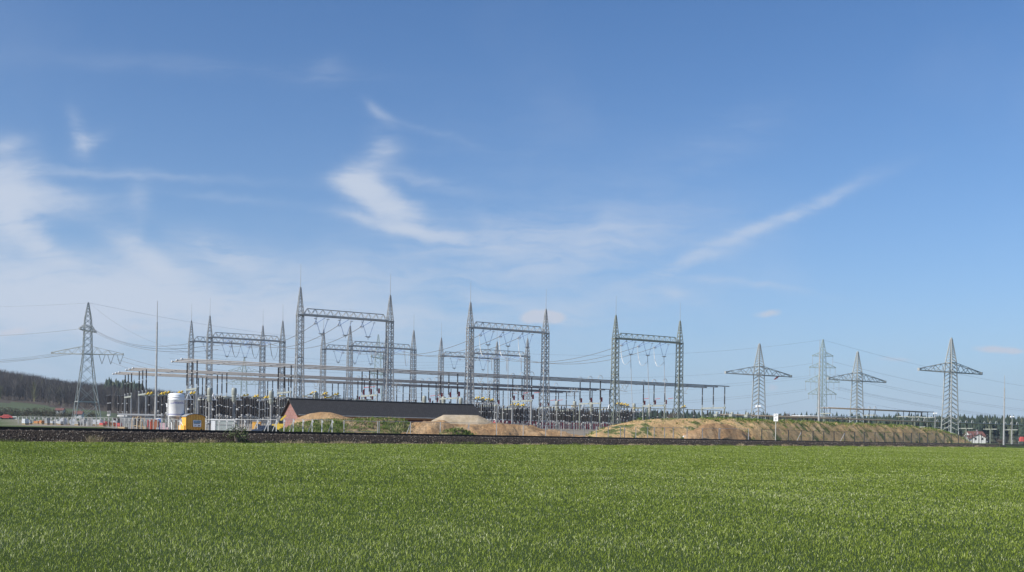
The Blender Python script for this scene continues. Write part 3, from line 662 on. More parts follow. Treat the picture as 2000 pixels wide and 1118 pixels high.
# ---------------------------------------------------------------- tubular busbars on post insulators
def busbar_support(h, n_ph=3, sp=5.0, box=False, ring=False, steel='steel', label='', group=None, single=False, hi=4.9, rise=.55):
    """local x = along the bus, y = across; top of the insulators at z = h"""
    g = thing('busbar_support', label, 'busbar support', (0, 0, 0), 0, group)
    half = sp * (n_ph - 1) / 2; zb = h - hi - rise
    for y in ((0,) if single else (-half, half)):
        b = MB(); b.box((0, y, zb / 2 - 1), (.26, .26, zb + 1.6)); b.box((0, y, -.1), (.6, .6, .12)); b.build('leg', MT[steel], g)
    b = MB(); b.box((0, 0, zb - .03), (.28, half * 2 + .7, .32))
    for y in np.linspace(-half, half, 4)[1:3]: b.box((.2, y, zb), (.12, .28, .28))
    b.build('crossbeam', MT['head'], g)
    for i in range(n_ph):
        y = -half + i * sp; b = MB()
        prof = []; z0 = zb + .2 + rise
        b.tube((0, y, zb + .15), (0, y, z0), .10); rz = b.build('riser', MT[steel], g)
        b = MB(); insul(b, (0, y, z0), (0, y, z0 + hi * .48), .185, .24, 8); insul(b, (0, y, z0 + hi * .52), (0, y, h - .2), .165, .24, 8); b.mi = 1; b.lathe([(.14, -.08), (.14, .08)], (0, y, z0 + hi * .5), 10); b.lathe([(.17, -.06), (.17, .06)], (0, y, z0), 10); b.lathe([(.14, -.2), (.16, -.05)], (0, y, h), 10); b.build('insulator', [MT['porcelain'], MT['bright']], g)
        if box: b = MB(); b.box((.42, y, z0 + .1), (.30, .30, 1.05)); b.build('drive_box', MT['red_box'], g)
        if ring:
            b = MB(); b.path([(.62 * math.cos(q), y, h + .22 + .85 * math.sin(q)) for q in np.linspace(0, math.pi, 11)], .07, 6); b.build('arcing_ring', MT['bright'], g)
    return g
def placed(o, p, rz=ANG): o.location = p; o.rotation_euler = (0, 0, rz); return o
ROWS = [('upper front', 373, 198.0, 705.5, [373, 554, 720, 875, 1018, 1151, 1276, 1392], 343, 2, 4),
        ('middle', 277, 226.0, 722.3, [277, 432, 573, 710, 836, 955, 1068, 1172], 251, 3, 3),
        ('rear lower', 249, 239.0, 730, [249, 394, 531, 659, 786, 893, 996, 1105], 225, 9, 9)]
protos = {}; SP = 4.3
for rn, px0, Y0, py0, pxs, pxl, bx, rg in ROWS:
    p0 = P(px0, py0, Y0); z = p0.z
    for i, px in enumerate(pxs):
        s = along(p0, px); p = p0 + DV * s; gz = ground_z(p.x, p.y)
        key = (i >= bx and i < 7, i >= rg and i < 7, px > 1060)
        lab = f'{ORD[i]} three-post busbar support from the left in the {rn} busbar row'
        h = z - .22 - 1.9
        if key not in protos: protos[key] = o = busbar_support(z - .22 - 1.6, 3, SP, key[0], key[1], 'steel_green' if key[2] else 'steel', lab, f'busbar supports'); H_ = z - .22 - 1.6; o['h'] = H_
        else: o = copy_tree(protos[key])
        tag(o, lab, group=f'supports of the {rn} busbar row'); placed(o, (p.x, p.y, z + .02 - protos[key]['h']))
    s0 = along(p0, pxl); s1 = along(p0, pxs[-1]) + 1.4
    for j, off in enumerate((-SP, 0, SP)):
        a = p0 + DV * s0 + PV * off; L_ = s1 - s0; b = MB()
        b.path([(0, 0, 0), (L_, 0, 0)], .125, 10); tb = b.build('busbar_tube', MT['alu'], None, a, ANG, True)
        tag(tb, f'{("nearest", "central", "farthest")[j]} of the three long aluminium tubes of the {rn} busbar', 'busbar', f'tubes of the {rn} busbar')
        b = MB(); b.lathe([(.02, -.22), (.17, -.16), (.23, 0), (.17, .16), (.02, .22)], (0, 0, 0), 10); b.build('end_cap', MT['bright'], tb)
        b = MB()
        for q in np.arange(9, L_, 9.4): b.box((q, 0, -.12), (.5, .16, .14))
        b.build('tube_clamps', MT['bright'], tb)
for k in protos:
    if 'h' in protos[k]: del protos[k]['h']

# ---------------------------------------------------------------- switchgear
def yellow_head(g, z, sc=1.0):
    b = MB()
    b.box((0, 0, z + .28 * sc), (1.0 * sc, .4 * sc, .26 * sc), .3); b.tube((-.75 * sc, 0, z + .1 * sc), (.85 * sc, 0, z + .55 * sc), .10 * sc); b.tube((-.9 * sc, 0, z + .1 * sc), (.1 * sc, 0, z + .35 * sc), .09 * sc)
    b.lathe([(.05, -.12), (.22, -.1), (.22, .1), (.05, .12)], (.55 * sc, 0, z + .62 * sc), 10); b.box((-.2 * sc, 0, z + .5 * sc), (.22 * sc, .22 * sc, .36 * sc), .7); b.tube((.3 * sc, -.5 * sc, z + .2 * sc), (.2 * sc, .5 * sc, z + .45 * sc), .08 * sc)
    return b.build('yellow_head', MT['yellow'], g)
def pedestal(g, z, w=.15, deep=5.0, cap=.5):
    b = MB(); b.box((0, 0, z - deep / 2), (w, w, deep)); b.box((0, 0, z - .05), (cap, cap, .12)); b.tube((0, 0, z), (0, 0, z + .25), .16); return b.build('pedestal', MT['steel'], g)
HI = 3.6
def post(label, group, yellow=False, r=.205):
    g = thing('post_insulator', label, 'insulator', (0, 0, 0), 0, group); pedestal(g, -HI - .3)
    b = MB(); insul(b, (0, 0, -HI), (0, 0, -HI * .52), r, .2, 8); insul(b, (0, 0, -HI * .48), (0, 0, -.08), r * .92, .2, 8); b.mi = 1; b.lathe([(r * .95, -.07), (r * .95, .07)], (0, 0, -HI / 2), 10); b.lathe([(r * .9, -.08), (r * 1.1, 0), (r * .9, .08)], (0, 0, -HI), 10); b.lathe([(r * .8, -.1), (r, .06)], (0, 0, 0), 10); b.build('insulator', [MT['porcelain'], MT['bright']], g)
    if yellow:
        b = MB(); b.tube((-1.4, 0, -.1), (1.2, 0, .12), .08); b.box((-.7, 0, 0), (.5, .4, .35)); b.box((.5, 0, .05), (.5, .35, .3)); b.build('contact_arm', MT['head'], g); yellow_head(g, .1, .85)
    return g
def ct(label, group):     # instrument transformer: tank head on a slim grey column
    g = thing('instrument_transformer', label, 'transformer', (0, 0, 0), 0, group); pedestal(g, -6.2, .36, 4, .9)
    b = MB(); b.lathe([(.02, 0), (.22, -.02), (.42, -.12), (.46, -.35), (.46, -1.28), (.40, -1.36), (.40, -1.46), (.46, -1.5), (.40, -1.6), (.38, -2.35), (.3, -2.5), (.2, -2.55)], (0, 0, 0), 16); b.build('tank_head', MT['head'], g, smooth_=True)
    b = MB(); b.box((.1, -.36, -1.95), (.3, .2, .34)); b.build('terminal_box', MT['head'], g)
    b = MB(); insul(b, (0, 0, -6.05), (0, 0, -2.5), .24, .16, 10); b.lathe([(.3, -.1), (.3, .1)], (0, 0, -6.1), 10); b.build('column', MT['steel'], g)
    return g
def breaker(label, group):   # live-tank breaker: fat black column under a white A-frame
    g = thing('circuit_breaker', label, 'circuit breaker', (0, 0, 0), 0, group); pedestal(g, -HI - .1, .3, 5, .8)
    b = MB(); insul(b, (0, 0, -HI), (0, 0, -HI * .56), .27, .2, 10); insul(b, (0, 0, -HI * .46), (0, 0, -.1), .27, .2, 10); b.build('insulator', MT['porcelain'], g)
    b = MB(); b.lathe([(.1, -.22), (.26, -.14), (.26, .14), (.1, .22)], (0, 0, -HI / 2), 10); b.lathe([(.34, -.1), (.34, .1)], (0, 0, -HI), 10); b.build('joint', MT['bright'], g)
    b = MB(); b.bar((-.45, 0, 0), (0, 0, 1.1), .14, caps=True); b.bar((.45, 0, 0), (0, 0, 1.1), .14, caps=True); b.bar((-.8, 0, -.02), (.8, 0, -.02), .14, caps=True); b.build('frame', MT['white'], g)
    return g
def rowY(px, k): return k * 3913.0 / (4500 - px)
PROTO = {}
def place_many(kind, fn, lst, text, group, dY=0.0):
    n = len(lst)
    for i, (px, py, k) in enumerate(lst):
        lab = f'{text}, {ORD[i]} from the left' if n > 2 else (f'{text}, {("left", "right")[i]} one' if n == 2 else text)
        if kind in PROTO: o = copy_tree(PROTO[kind]); o['label'] = lab; o['group'] = group
        else: o = PROTO[kind] = fn(lab, group)
        p = P(px, py, rowY(px, k)); placed(o, p, ANG + (0.0 if i % 2 == 0 else .35))
plain = lambda l, g: post(l, g); yel = lambda l, g: post(l, g, True)
place_many('ct', ct, [(410, 757, 186), (457.5, 757.5, 186), (530, 763, 188)], 'grey-green transformer head on a slim column left of the brick building', 'instrument transformers left of the brick building')
place_many('ct', ct, [(617, 766, 200), (829, 773, 212), (866.5, 774.5, 212), (900, 776.5, 212)], 'grey-green transformer head peeping over the dark roof', 'instrument transformers behind the roof')
place_many('ct', ct, [(1087.8, 783, 226), (1122.4, 783.5, 226), (1155, 785.5, 226), (1238.3, 788, 230), (1268.5, 789.5, 230)], 'grey-green transformer head between the two right-hand gantries', 'instrument transformers near the right gantry')
place_many('yel', yel, [(291.8, 773, 212), (317.5, 773, 214), (325.5, 771, 218), (352, 770, 222), (376, 772, 208)], 'black insulator with yellow contact head around the white silo', 'yellow-headed insulators by the silo')
place_many('plain', plain, [(310, 768, 226), (330, 766, 226), (337, 765.5, 228), (393, 776, 205), (425, 774, 205), (430, 773, 206), (434, 774.5, 207), (438, 776, 207), (442, 778, 220)], 'plain black insulator post between the mast and the second transformer', 'black insulators by the silo')
place_many('breaker', breaker, [(368.7, 780, 196), (417, 781, 196), (464.3, 781, 197)], 'fat black breaker column with white A-frame left of the brick building', 'breaker columns left of the brick building')
place_many('yel', yel, [(479, 777, 205), (500, 778, 208), (520.7, 780, 208)], 'black insulator with yellow head between the trailer and the brick gable', 'yellow-headed insulators by the gable')
place_many('plain', plain, [(458.5, 774, 204), (473.3, 774, 203), (482.3, 774, 204), (485.4, 774, 208), (504, 781, 214), (510, 783, 208), (515, 783, 216), (536, 776, 208), (543.5, 775, 204), (548, 780, 215), (557.5, 777, 210)], 'plain black insulator post between the trailer and the brick gable', 'black insulators by the gable')
place_many('yel', yel, [(612.5, 771, 214), (635, 772.5, 216), (656, 774, 216)], 'yellow contact head rising above the ridge of the dark roof', 'yellow-headed insulators behind the roof')
place_many('plain', plain, [(686, 778, 205), (698, 772, 222), (812, 780, 210), (845, 783, 212), (878, 785, 212)], 'black insulator tip rising above the ridge of the dark roof', 'black insulators behind the roof')
place_many('yel', yel, [(932, 781, 214), (942, 782, 214), (951, 784, 214), (960, 785, 214)], 'black insulator with yellow head right of the roof end', 'yellow-headed insulators right of the roof')
place_many('plain', plain, [(930, 788, 206), (935, 788, 212), (943, 788.5, 206), (947, 789, 214), (955.5, 789, 206), (963, 789, 206)], 'plain black insulator post right of the roof end', 'black insulators right of the roof')
place_many('yel', yel, [(1002, 793, 222), (1011, 794, 222), (1020, 795, 222)], 'black insulator with yellow head left of the middle gantry leg', 'yellow-headed insulators by the middle gantry')
place_many('plain', plain, [(1000, 798, 214), (1008.5, 798, 214), (1017, 798.5, 214), (1025.5, 799, 214), (1044, 800, 220), (1076, 794, 224), (1081.3, 794, 218), (1090.5, 794, 224), (1096.6, 793, 218), (1102, 794, 222), (1108, 798, 228)], 'plain black insulator post in front of the long red building', 'black insulators in front of the red building')
place_many('plain', plain, [(1112, 798, 220), (1117, 796, 226), (1127.5, 794, 216), (1132.5, 795, 222), (1136.5, 800, 218), (1148, 797, 222), (1158.5, 796, 218), (1167, 798, 222), (1172, 799, 226), (1179, 797, 220), (1185, 798, 222)], 'plain black insulator post left of the right front gantry', 'black insulators left of the right gantry')
place_many('yel', yel, [(1207, 791, 226), (1213, 792, 226), (1219, 793, 226), (1225, 794.5, 226)], 'black insulator with yellow head inside the right front gantry', 'yellow-headed insulators in the right gantry')
place_many('plain', plain, [(1215, 801, 220), (1220.5, 802, 222), (1233.5, 797.5, 220), (1246, 798, 226), (1261.5, 798, 222), (1284.5, 801, 222), (1294, 802, 226)], 'plain black insulator post inside the right front gantry', 'black insulators in the right gantry')
place_many('yel', yel, [(1335, 797, 226)], 'black insulator with yellow head behind the last tower of the front row', 'yellow-headed insulators in the right gantry')
place_many('plain', plain, [(400, 777, 210), (405, 779, 214), (420, 776, 210), (446, 777, 208), (452, 779, 212), (468, 778, 206), (491, 776, 210), (495, 779, 214), (525, 781, 212), (531, 779, 206), (540, 779, 212), (553, 779, 208)], 'slim rear-rank black insulator left of the gable', 'rear rank insulators by the gable')
place_many('plain', plain, [(938, 790, 222), (951, 791, 220), (959, 790, 224), (969, 791, 216), (976, 793, 222), (984, 792, 226), (991, 794, 218), (1005, 797, 226), (1013, 797, 228), (1021, 798, 226), (1030, 797, 222), (1037, 799, 226), (1050, 798, 224), (1056, 800, 228), (1069, 797, 226)], 'slim rear-rank black insulator before the left red hall', 'rear rank insulators before the red hall')
place_many('plain', plain, [(1085, 797, 228), (1093, 798, 230), (1105, 797, 226), (1114, 800, 230), (1122, 799, 224), (1144, 799, 230), (1153, 800, 228), (1163, 798, 230), (1175, 801, 232), (1193, 800, 230), (1200, 802, 228), (1227, 801, 230), (1240, 803, 230), (1255, 801, 232), (1275, 803, 230), (1304, 803, 232)], 'slim rear-rank black insulator near the right gantry', 'rear rank insulators by the right gantry')
place_many('breaker2', breaker, [(1140, 797, 216), (1190, 799, 218)], 'fat black breaker column with white frame near the right gantry', 'breaker columns near the right gantry')
place_many('fat', lambda l, g: post(l, g, False, .26), [(1355.5, 800, 228), (1382, 801, 228), (1408.5, 802, 228)], 'thick black insulator under the end of the upper busbar', 'thick insulators at the right end')
# low triple stands at the far left
def triple(label, group):
    g = thing('triple_insulator_stand', label, 'insulator stand', (0, 0, 0), 0, group); pedestal(g, -5.6, .26, 4, .5)
    b = MB(); b.box((0, 0, -5.3), (.3, 5.0, .34)); b.build('crossbeam', MT['bright'], g)
    for y in (-2.2, 0, 2.2):
        b = MB(); b.tube((0, y, -5.2), (0, y, -4.2), .09); b.tube((-.5, y, 0), (.5, y, 0), .05); b.build('riser', MT['steel'], g)
        b = MB(); insul(b, (0, y, -4.2), (0, y, -2.15), .25, .2, 8); insul(b, (0, y, -2.0), (0, y, 0), .23, .2, 8); b.mi = 1; b.lathe([(.17, -.1), (.17, .1)], (0, y, -2.07), 10); b.lathe([(.19, -.1), (.19, .1)], (0, y, -4.2), 10); b.build('insulator', [MT['porcelain'], MT['bright']], g)
    return g
place_many('triple', triple, [(213.5, 772.5, 300), (240, 773, 292)], 'stand of three black insulators under the left end of the busbars', 'triple insulator stands at the far left')
# horizontal tubes and grey contact arms between the apparatus
def pipe(px0, py0, px1, py1, k, r, mat, label, group, cat='tube'):
    a = P(px0, py0, rowY(px0, k)); c = P(px1, py1, rowY(px1, k)); b = MB(); b.path([(0, 0, 0), c - a], r, 8)
    for q in (.25, .5, .75): b.box((c - a) * q, (.3, .3, .3))
    return tag(b.build('connecting_tube', MT[mat], None, a), label, cat, group)
gp = 'connecting tubes of the switchgear'
pipe(928, 786.5, 966, 787.5, 208, .12, 'steel', 'grey tube on the insulators right of the roof end', gp)
pipe(998, 795.5, 1037, 796.5, 216, .12, 'steel', 'grey tube on insulators left of the middle gantry leg', gp)
pipe(1078, 791.5, 1137, 792.5, 220, .10, 'steel', 'upper grey tube over the insulators before the red building', gp)
pipe(1131, 795.5, 1197, 796.5, 222, .09, 'steel_green', 'grey tube joining the right gantry to the transformers left of it', gp)
pipe(1212, 796, 1266, 797.5, 224, .10, 'steel_green', 'grey tube with yellow strip inside the right front gantry', gp)
pipe(1270, 798.5, 1330, 799.5, 226, .09, 'steel_green', 'grey tube running to the last tower of the front row', gp)
pipe(1338, 800, 1410, 802, 230, .09, 'steel_green', 'grey tube under the end of the upper busbar', gp)
for i, (px, py, w, k) in enumerate(((299, 772, 16, 214), (392, 774, 16, 208), (396, 778, 17, 206), (444, 778, 14, 206), (510, 782, 16, 206), (523, 780, 18, 206), (560, 778, 12, 210), (608, 776, 20, 215), (640, 777, 26, 217), (705, 781.5, 44, 212), (800, 783, 30, 212), (940, 790, 26, 212), (1094, 801, 16, 222), (1115, 800, 16, 222), (1140, 800, 18, 224), (1166, 800, 18, 224), (1218, 803, 14, 224), (1246, 804, 26, 224))):
    a = P(px - w / 2, py + .8, rowY(px, k)); c = P(px + w / 2, py - .8, rowY(px, k) + 2); b = MB(); b.path([(0, 0, 0), c - a], .09, 8); b.box((c - a) * .3, (.7, .4, .35), ANG); b.box((c - a) * .75, (.6, .35, .3), ANG)
    tag(b.build('contact_arm', MT['bright' if i % 3 else 'head'], None, a), 'horizontal grey contact arm on the switchgear, ' + (f'{ORD[i]} from the left' if i < 9 else f'{ORD[17 - i]} from the right'), 'contact arm', 'contact arms of the switchgear')
for i, (px, py, w, k) in enumerate(((552, 773.5, 10, 210), (596, 774, 8, 214), (641, 776.5, 12, 215), (1122, 793.5, 10, 220), (1244, 797.3, 13, 223))):
    a = P(px - w / 2, py, rowY(px, k)); c = P(px + w / 2, py, rowY(px, k) + 1); b = MB(); b.bar((0, 0, 0), c - a, .3, .22, caps=True)
    tag(b.build('drive_arm', MT['yellow'], None, a), f'low yellow drive arm of the switchgear, {ORD[i]} from the left', 'drive arm', 'yellow drive arms')
for i, (px, py) in enumerate(((716, 757), (728, 756), (1004, 768.5), (1027, 768), (1048, 767), (1080, 782), (1094, 782), (1262, 779), (1284, 779.3), (1310, 778.5), (845, 773.5), (860, 772))):
    a = P(px - 5, py + .6, rowY(px, 228)); c = P(px + 5, py - .6, rowY(px, 228)); b = MB(); b.path([(0, 0, 0), c - a], .07, 6)
    tag(b.build('red_ribbon', MT['red_hot'], None, a), f'thin red earthing bar by the {("left", "left", "middle", "middle", "middle", "middle", "middle", "right", "right", "right", "middle", "middle")[i]} front gantry, {ORD[(0, 1, 2, 3, 4, 5, 6, 0, 1, 2, 0, 1)[i]]} from its left', 'earthing bar', f'red earthing bars by the {("left", "left", "middle", "middle", "middle", "middle", "middle", "right", "right", "right", "middle", "middle")[i]} gantry')
# arcs of pale conductors hung between busbars and apparatus
for i, (px, py) in enumerate(((618, 749), (628, 751), (770, 752), (778, 754), (937, 741), (960, 745), (940, 764), (952, 765), (1006, 759), (1016, 761), (1112, 764), (1122, 764), (1213, 754), (1221, 756), (1338, 760))):
    a = P(px - 5, py, rowY(px, 216)); b = MB(); w = 10 * rowY(px, 216) / 2000
    b.path([(w * q, 0, -1.1 * math.sin(math.pi * q) + .6 * q) for q in np.linspace(0, 1, 9)], .05, 5); b.path([(w * .8 + .4 * math.cos(q), 0, .4 + .4 * math.sin(q)) for q in np.linspace(0, 6.28, 9)], .045, 5); b.path([(0, 0, -1.0), (w, 0, -1.25)], .06, 5)
    tag(b.build('connector_loop', MT['steel'], None, a), 'small grey connector loop below the busbar tubes, ' + (f'{ORD[i]} from the left' if i < 8 else f'{ORD[14 - i]} from the right'), 'connector', 'connector loops below the busbars')

# ---------------------------------------------------------------- overhead line pylons
def pylon(keys, ratio, leg, br, brace, arms, mat, label, loc, rz, rings=(), strings=(), group=None, truss=.09, mrot=0.0):
    g = thing('pylon', label, 'pylon', loc, rz, group)
    b = MB(); lattice(b, keys, ratio, leg, br, brace, rings); b.lathe([(.2, -.1), (.2, .25)], (0, 0, keys[-1][0]), 8); b.build('mast', MT[mat], g, rz=mrot)
    for (za, zb, half, ry, slim) in arms:
        h0 = lerp_list(keys, za); co, si = math.cos(ry), math.sin(ry)
        def q(x, y, z): return (x * co - y * si, x * si + y * co, z)
        for s in (-1, 1):
            b = MB(); n = max(4, int(half / 2.2)); pv = None
            for i in range(n + 1):
                t_ = i / n; x = s * (h0 + (half - h0) * t_); yw = h0 * (1 - t_) + .25 * t_; zt = zb + (za + .5 - zb) * t_
                cur = [q(x, -yw, za), q(x, yw, za), q(x, -yw * .7, zt), q(x, yw * .7, zt)]
                if pv:
                    for k in range(2): b.bar(pv[k], cur[k], truss * 1.7 * slim)
                    for k in range(2, 4): b.bar(pv[k], cur[k], truss * 1.2 * slim)
                    for k in range(2): b.bar(pv[k] if i % 2 else pv[k + 2], cur[k + 2] if i % 2 else cur[k], truss * slim)
                    b.bar(pv[0], cur[1], truss * slim); b.bar(cur[2], cur[3], truss * slim)
                b.bar(cur[0], cur[1], truss * slim); pv = cur
            b.box(q(s * half, 0, za + .25), (.5, .7, .8), ry); b.build('cross_arm', MT[mat], g)
    for (x, z, ln, ry, V) in strings:
        co, si = math.cos(ry), math.sin(ry); b = MB()
        if V: insul(b, (x * co - 1.3 * co, x * si, z), (x * co, x * si, z - ln), .12, .3, 6); insul(b, (x * co + 1.3 * co, x * si, z), (x * co, x * si, z - ln), .12, .3, 6)
        else: insul(b, (x * co, x * si, z), (x * co, x * si, z - ln), .13, .3, 6)
        b.build('insulator', MT['porcelain' if V else 'steel'], g)
    return g
def pbase(px, Y, py=690): q = P(px, py, Y); return Vector((q.x, q.y, 0))
p1 = pbase(171, 430)
pylon([(2.0, 5.3), (5.8, 4.8), (19.5, 3.0), (31.9, 1.7), (35.5, 1.6), (42.5, 1.4), (46.5, 1.25), (53.6, .2)], .85, .28, .14, 'X', [(32.0, 35.3, 14.6, 0.0, 1.4), (41.8, 44.4, 7.0, 1.45, 1.5)], 'pylon_grey',
      'tall grey-green lattice pylon with wide arms standing before the wooded hill', p1, 0.06, (12.0, 32.0), [(6.0, 32, 4.0, 0, True), (9.6, 32, 4.0, 0, True), (13.4, 32, 4.0, 0, True)], mrot=.5)
KP = [(-1.0, 1.85), (5.5, 1.62), (21.2, 1.18), (24.0, 1.1), (31.2, .14)]
for px, Y, lab in ((1483, 330, 'grey single-arm pylon nearest the gantries with a red ribbon hanging from its arm'), (1675, 353, 'grey single-arm pylon in front of the right end of the pale four-armed pylon'), (1857.5, 303, 'grey single-arm pylon standing at the right end of the earth mound')):
    b0 = pbase(px, Y)
    if px < 1500: pp = pylon(KP, .46, .23, .13, 'S', [(21.2, 24.0, 14.0, 0, 1.3)], 'pylon_grey', lab, b0, ANG, (21.2, 24.0), (), 'single-arm terminal pylons')
    else: c = copy_tree(pp); tag(c, lab); c.location = b0
a = P(1521.5, 735, 336); c = P(1513, 741, 333); b = MB(); b.bar((0, 0, 0), c - a, .30, .30, caps=True); b.box((c - a) * .5, (.5, .3, .5), .6); tag(b.build('red_ribbon', MT['red_hot'], None, a), 'red ribbon hanging under the right arm of the first single-arm pylon', 'ribbon')
strs = [(s * x, z, ln, 0, False) for s in (-1, 1) for x, z, ln in ((7.0, 58.6, 6.0), (8.8, 50.7, 6.0), (5.2, 50.7, 6), (11.6, 40.9, 6), (8.0, 40.9, 6), (4.4, 40.9, 6), (9.4, 32.5, 3.5), (6.4, 32.5, 3.5))]
pylon([(4, 2.6), (26, 2.2), (58, 1.45), (62, 1.3), (70.0, .2)], .9, .26, .11, 'X', [(58.6, 61.6, 7.0, 0, 1.7), (50.7, 54.5, 8.9, 0, 1.7), (40.9, 46, 11.7, 0, 1.7), (32.5, 37.3, 9.6, 0, 1.7)], 'pale_green', 'pale green pylon with four cross-arms far behind the right switchyard', pbase(1607, 700), .05, (), strs, mrot=.5)
pylon([(8, 3.6), (30, 2.4), (50, 1.5), (60, .25)], .8, .28, .12, 'X', [(38.8, 43.5, 14.0, 0, 1.6), (49.3, 53.0, 12.2, 0, 1.6)], 'pale_green', 'faint distant pylon with two arms above the yellow trailer', pbase(477.5, 820), .1, (), [(s * x, z, 7, 0, False) for s in (-1, 1) for x, z in ((9, 38.8),)])
pylon([(6, 4.0), (28, 2.7), (54, 1.8), (68.5, .3)], .8, .26, .11, 'X', [(41.5, 45, 12.5, 1.1, 1.6), (52.5, 56, 12, 1.1, 1.6)], 'pale_green', 'pale pylon seen end-on through the left front gantry', pbase(738.5, 700), .2)

# ---------------------------------------------------------------- overhead wires
n_w = [0]
def line(a, c, sag, r, label, group): return wire(P(*a), P(*c), sag, r, label, 'power line', group, 'wire', 'overhead_wire', 26)
for i, (ya, xb, yb) in enumerate(((643, 374, 669), (645, 396, 676), (648, 418, 683))):
    line((183, ya, 430), (xb + 8, yb, 282 - 4 * i), 3.5, .06, f'{side[i]} conductor from the upper arm of the left pylon to the gantries', 'conductors from the left pylon to the gantries')
for i, (xa, xb, yb) in enumerate(((214, 470, 700), (228, 620, 716), (241, 700, 722))):
    line((xa, 706 - 4 * i, 430), (xb, yb + 22, 330), 4, .06, f'{side[i]} conductor falling from the right arm of the left pylon', 'conductors from the left pylon to the gantries')
line((175, 592, 430), (372, 690, 300), 3, .03, 'thin earth wire falling from the tip of the left pylon to the gantries', 'earth wires of the left pylon')
line((175, 592, 430), (760, 668, 690), 4, .035, 'thin earth wire crossing the sky from the left pylon to the right', 'earth wires of the left pylon')
line((175, 592, 430), (-160, 600, 520), .8, .03, 'thin earth wire leaving the tip of the left pylon toward the edge', 'earth wires of the left pylon')
for i, (xa, ya, yb) in enumerate(((106, 691, 702), (118, 691.5, 707), (130, 692, 713), (142, 692, 705), (160, 642, 652))):
    line((xa, ya, 430), (-200, yb - 6, 560), 3, .055, f'{ORD[i]} conductor from the top leaving the left pylon toward the left edge' if i < 4 else 'conductor leaving the upper arm of the left pylon toward the left edge', 'conductors leaving the left pylon')
for i, (xa, ya, y0, x0) in enumerate(((1606, 664, 690, 1000), (1588, 710, 733, 1000), (1583, 734, 768, 760), (1583, 738, 776, 760), (1576, 760, 790, 850), (1579, 763, 797, 850), (1582, 778, 800, 1250))):
    line((xa, ya, 700), (x0, y0, 640), 5, .045, f'{ORD[i]} wire from the top between the pale green pylon and the gantries', 'wires left of the pale green pylon')
for i, (xa, ya, y1) in enumerate(((1607, 664, 762), (1628, 707, 781), (1632, 731, 793), (1622, 732, 797), (1640, 757, 803), (1632, 757, 806), (1622, 758, 809), (1636, 776, 818))):
    line((xa, ya, 700), (2300, y1 + 22, 900), 9, .055, f'{ORD[i]} wire from the top running right from the pale green pylon', 'wires right of the pale green pylon')
for i, (y0, y1) in enumerate(((672, 706), (682, 711), (690, 716), (700, 727), (712, 735), (722, 742), (734, 752))):
    line((330, y0, 700), (920, y1, 800), 5, .045, f'{ORD[i]} from the top of the far wires strung behind the left gantries', 'far wires behind the gantries')

# ---------------------------------------------------------------- 110 kV yard on the right
def long_tube(a, c, offs, r, mat, text, grp):
    for j, o_ in enumerate(offs):
        p = P(*a) + PV * o_; q = P(*c) + PV * o_; b = MB(); b.path([(0, 0, 0), q - p], r, 10)
        t_ = tag(b.build('busbar_tube', MT[mat], None, p, 0, True), f'{("nearest", "middle", "farthest")[j]} {text}', 'busbar', grp)
        b = MB(); b.lathe([(.02, -.15), (.14, -.1), (.14, .1), (.02, .15)], (0, 0, 0), 10); b.build('end_cap', MT['bright'], t_)
long_tube((1405, 809.5, 250), (2060, 833.5, 357), (-2.2, 0, 2.2), .12, 'tan_alu', 'long tan tube along the low right-hand switchyard', 'tubes of the low right busbar')
long_tube((1606, 796.5, 285), (1813, 805.5, 312), (-2.0, 0, 2.0), .12, 'tan_alu', 'raised tan tube behind the kilometre post', 'tubes of the raised right busbar')
long_tube((1545, 812, 268), (1672, 814.5, 282), (0,), .11, 'white', 'white tube low above the mound crest', 'low white tube')
SUP = {}
def small_support(single_beam, drop, label, group, ring):
    g = thing('busbar_support', label, 'busbar support', (0, 0, 0), 0, group)
    b = MB(); b.box((0, 0, -1.75 - drop / 2), (.24, .24, drop)); b.build('leg', MT['steel_green'], g)
    b = MB(); b.box((0, 0, -1.6), (.26, 4.9, .26)); b.build('crossbeam', MT['head'], g)
    for y in (-2.1, 0, 2.1):
        b = MB(); insul(b, (0, y, -1.45), (0, y, -.12), .13, .18, 8); b.build('insulator', MT['porcelain'], g)
        if ring: b = MB(); b.path([(.45 * math.cos(q), y, .1 + .8 * math.sin(q)) for q in np.linspace(0, math.pi, 9)], .08, 6); b.build('arcing_ring', MT['bright'], g)
    return g
a0, c0 = P(1405, 809.5, 250), P(2060, 833.5, 357)
pxs = [1428, 1500, 1560, 1588, 1645, 1700, 1748, 1794, 1842, 1887, 1934, 1975]
for i, px in enumerate(pxs):
    k_ = (px - CX) / F; d = c0 - a0; s = (k_ * a0.y - a0.x) / (d.x - k_ * d.y); p = a0 + d * s
    lab = f'{ORD[i]} T-shaped support from the left under the low right busbar'; rg = px > 1760
    if rg in SUP: o = copy_tree(SUP[rg]); o['label'] = lab
    else: o = SUP[rg] = small_support(True, 7.0, lab, 'supports of the low right busbar', rg)
    placed(o, p)
a0, c0 = P(1606, 796.5, 285), P(1813, 805.5, 312)
for i, px in enumerate((1609, 1697, 1764, 1787, 1811)):
    k_ = (px - CX) / F; d = c0 - a0; s = (k_ * a0.y - a0.x) / (d.x - k_ * d.y); p = a0 + d * s
    o = copy_tree(SUP[px == 1697]); o['label'] = f'{ORD[i]} support from the left under the raised tan tubes'; o['group'] = 'supports of the raised right busbar'; placed(o, p)
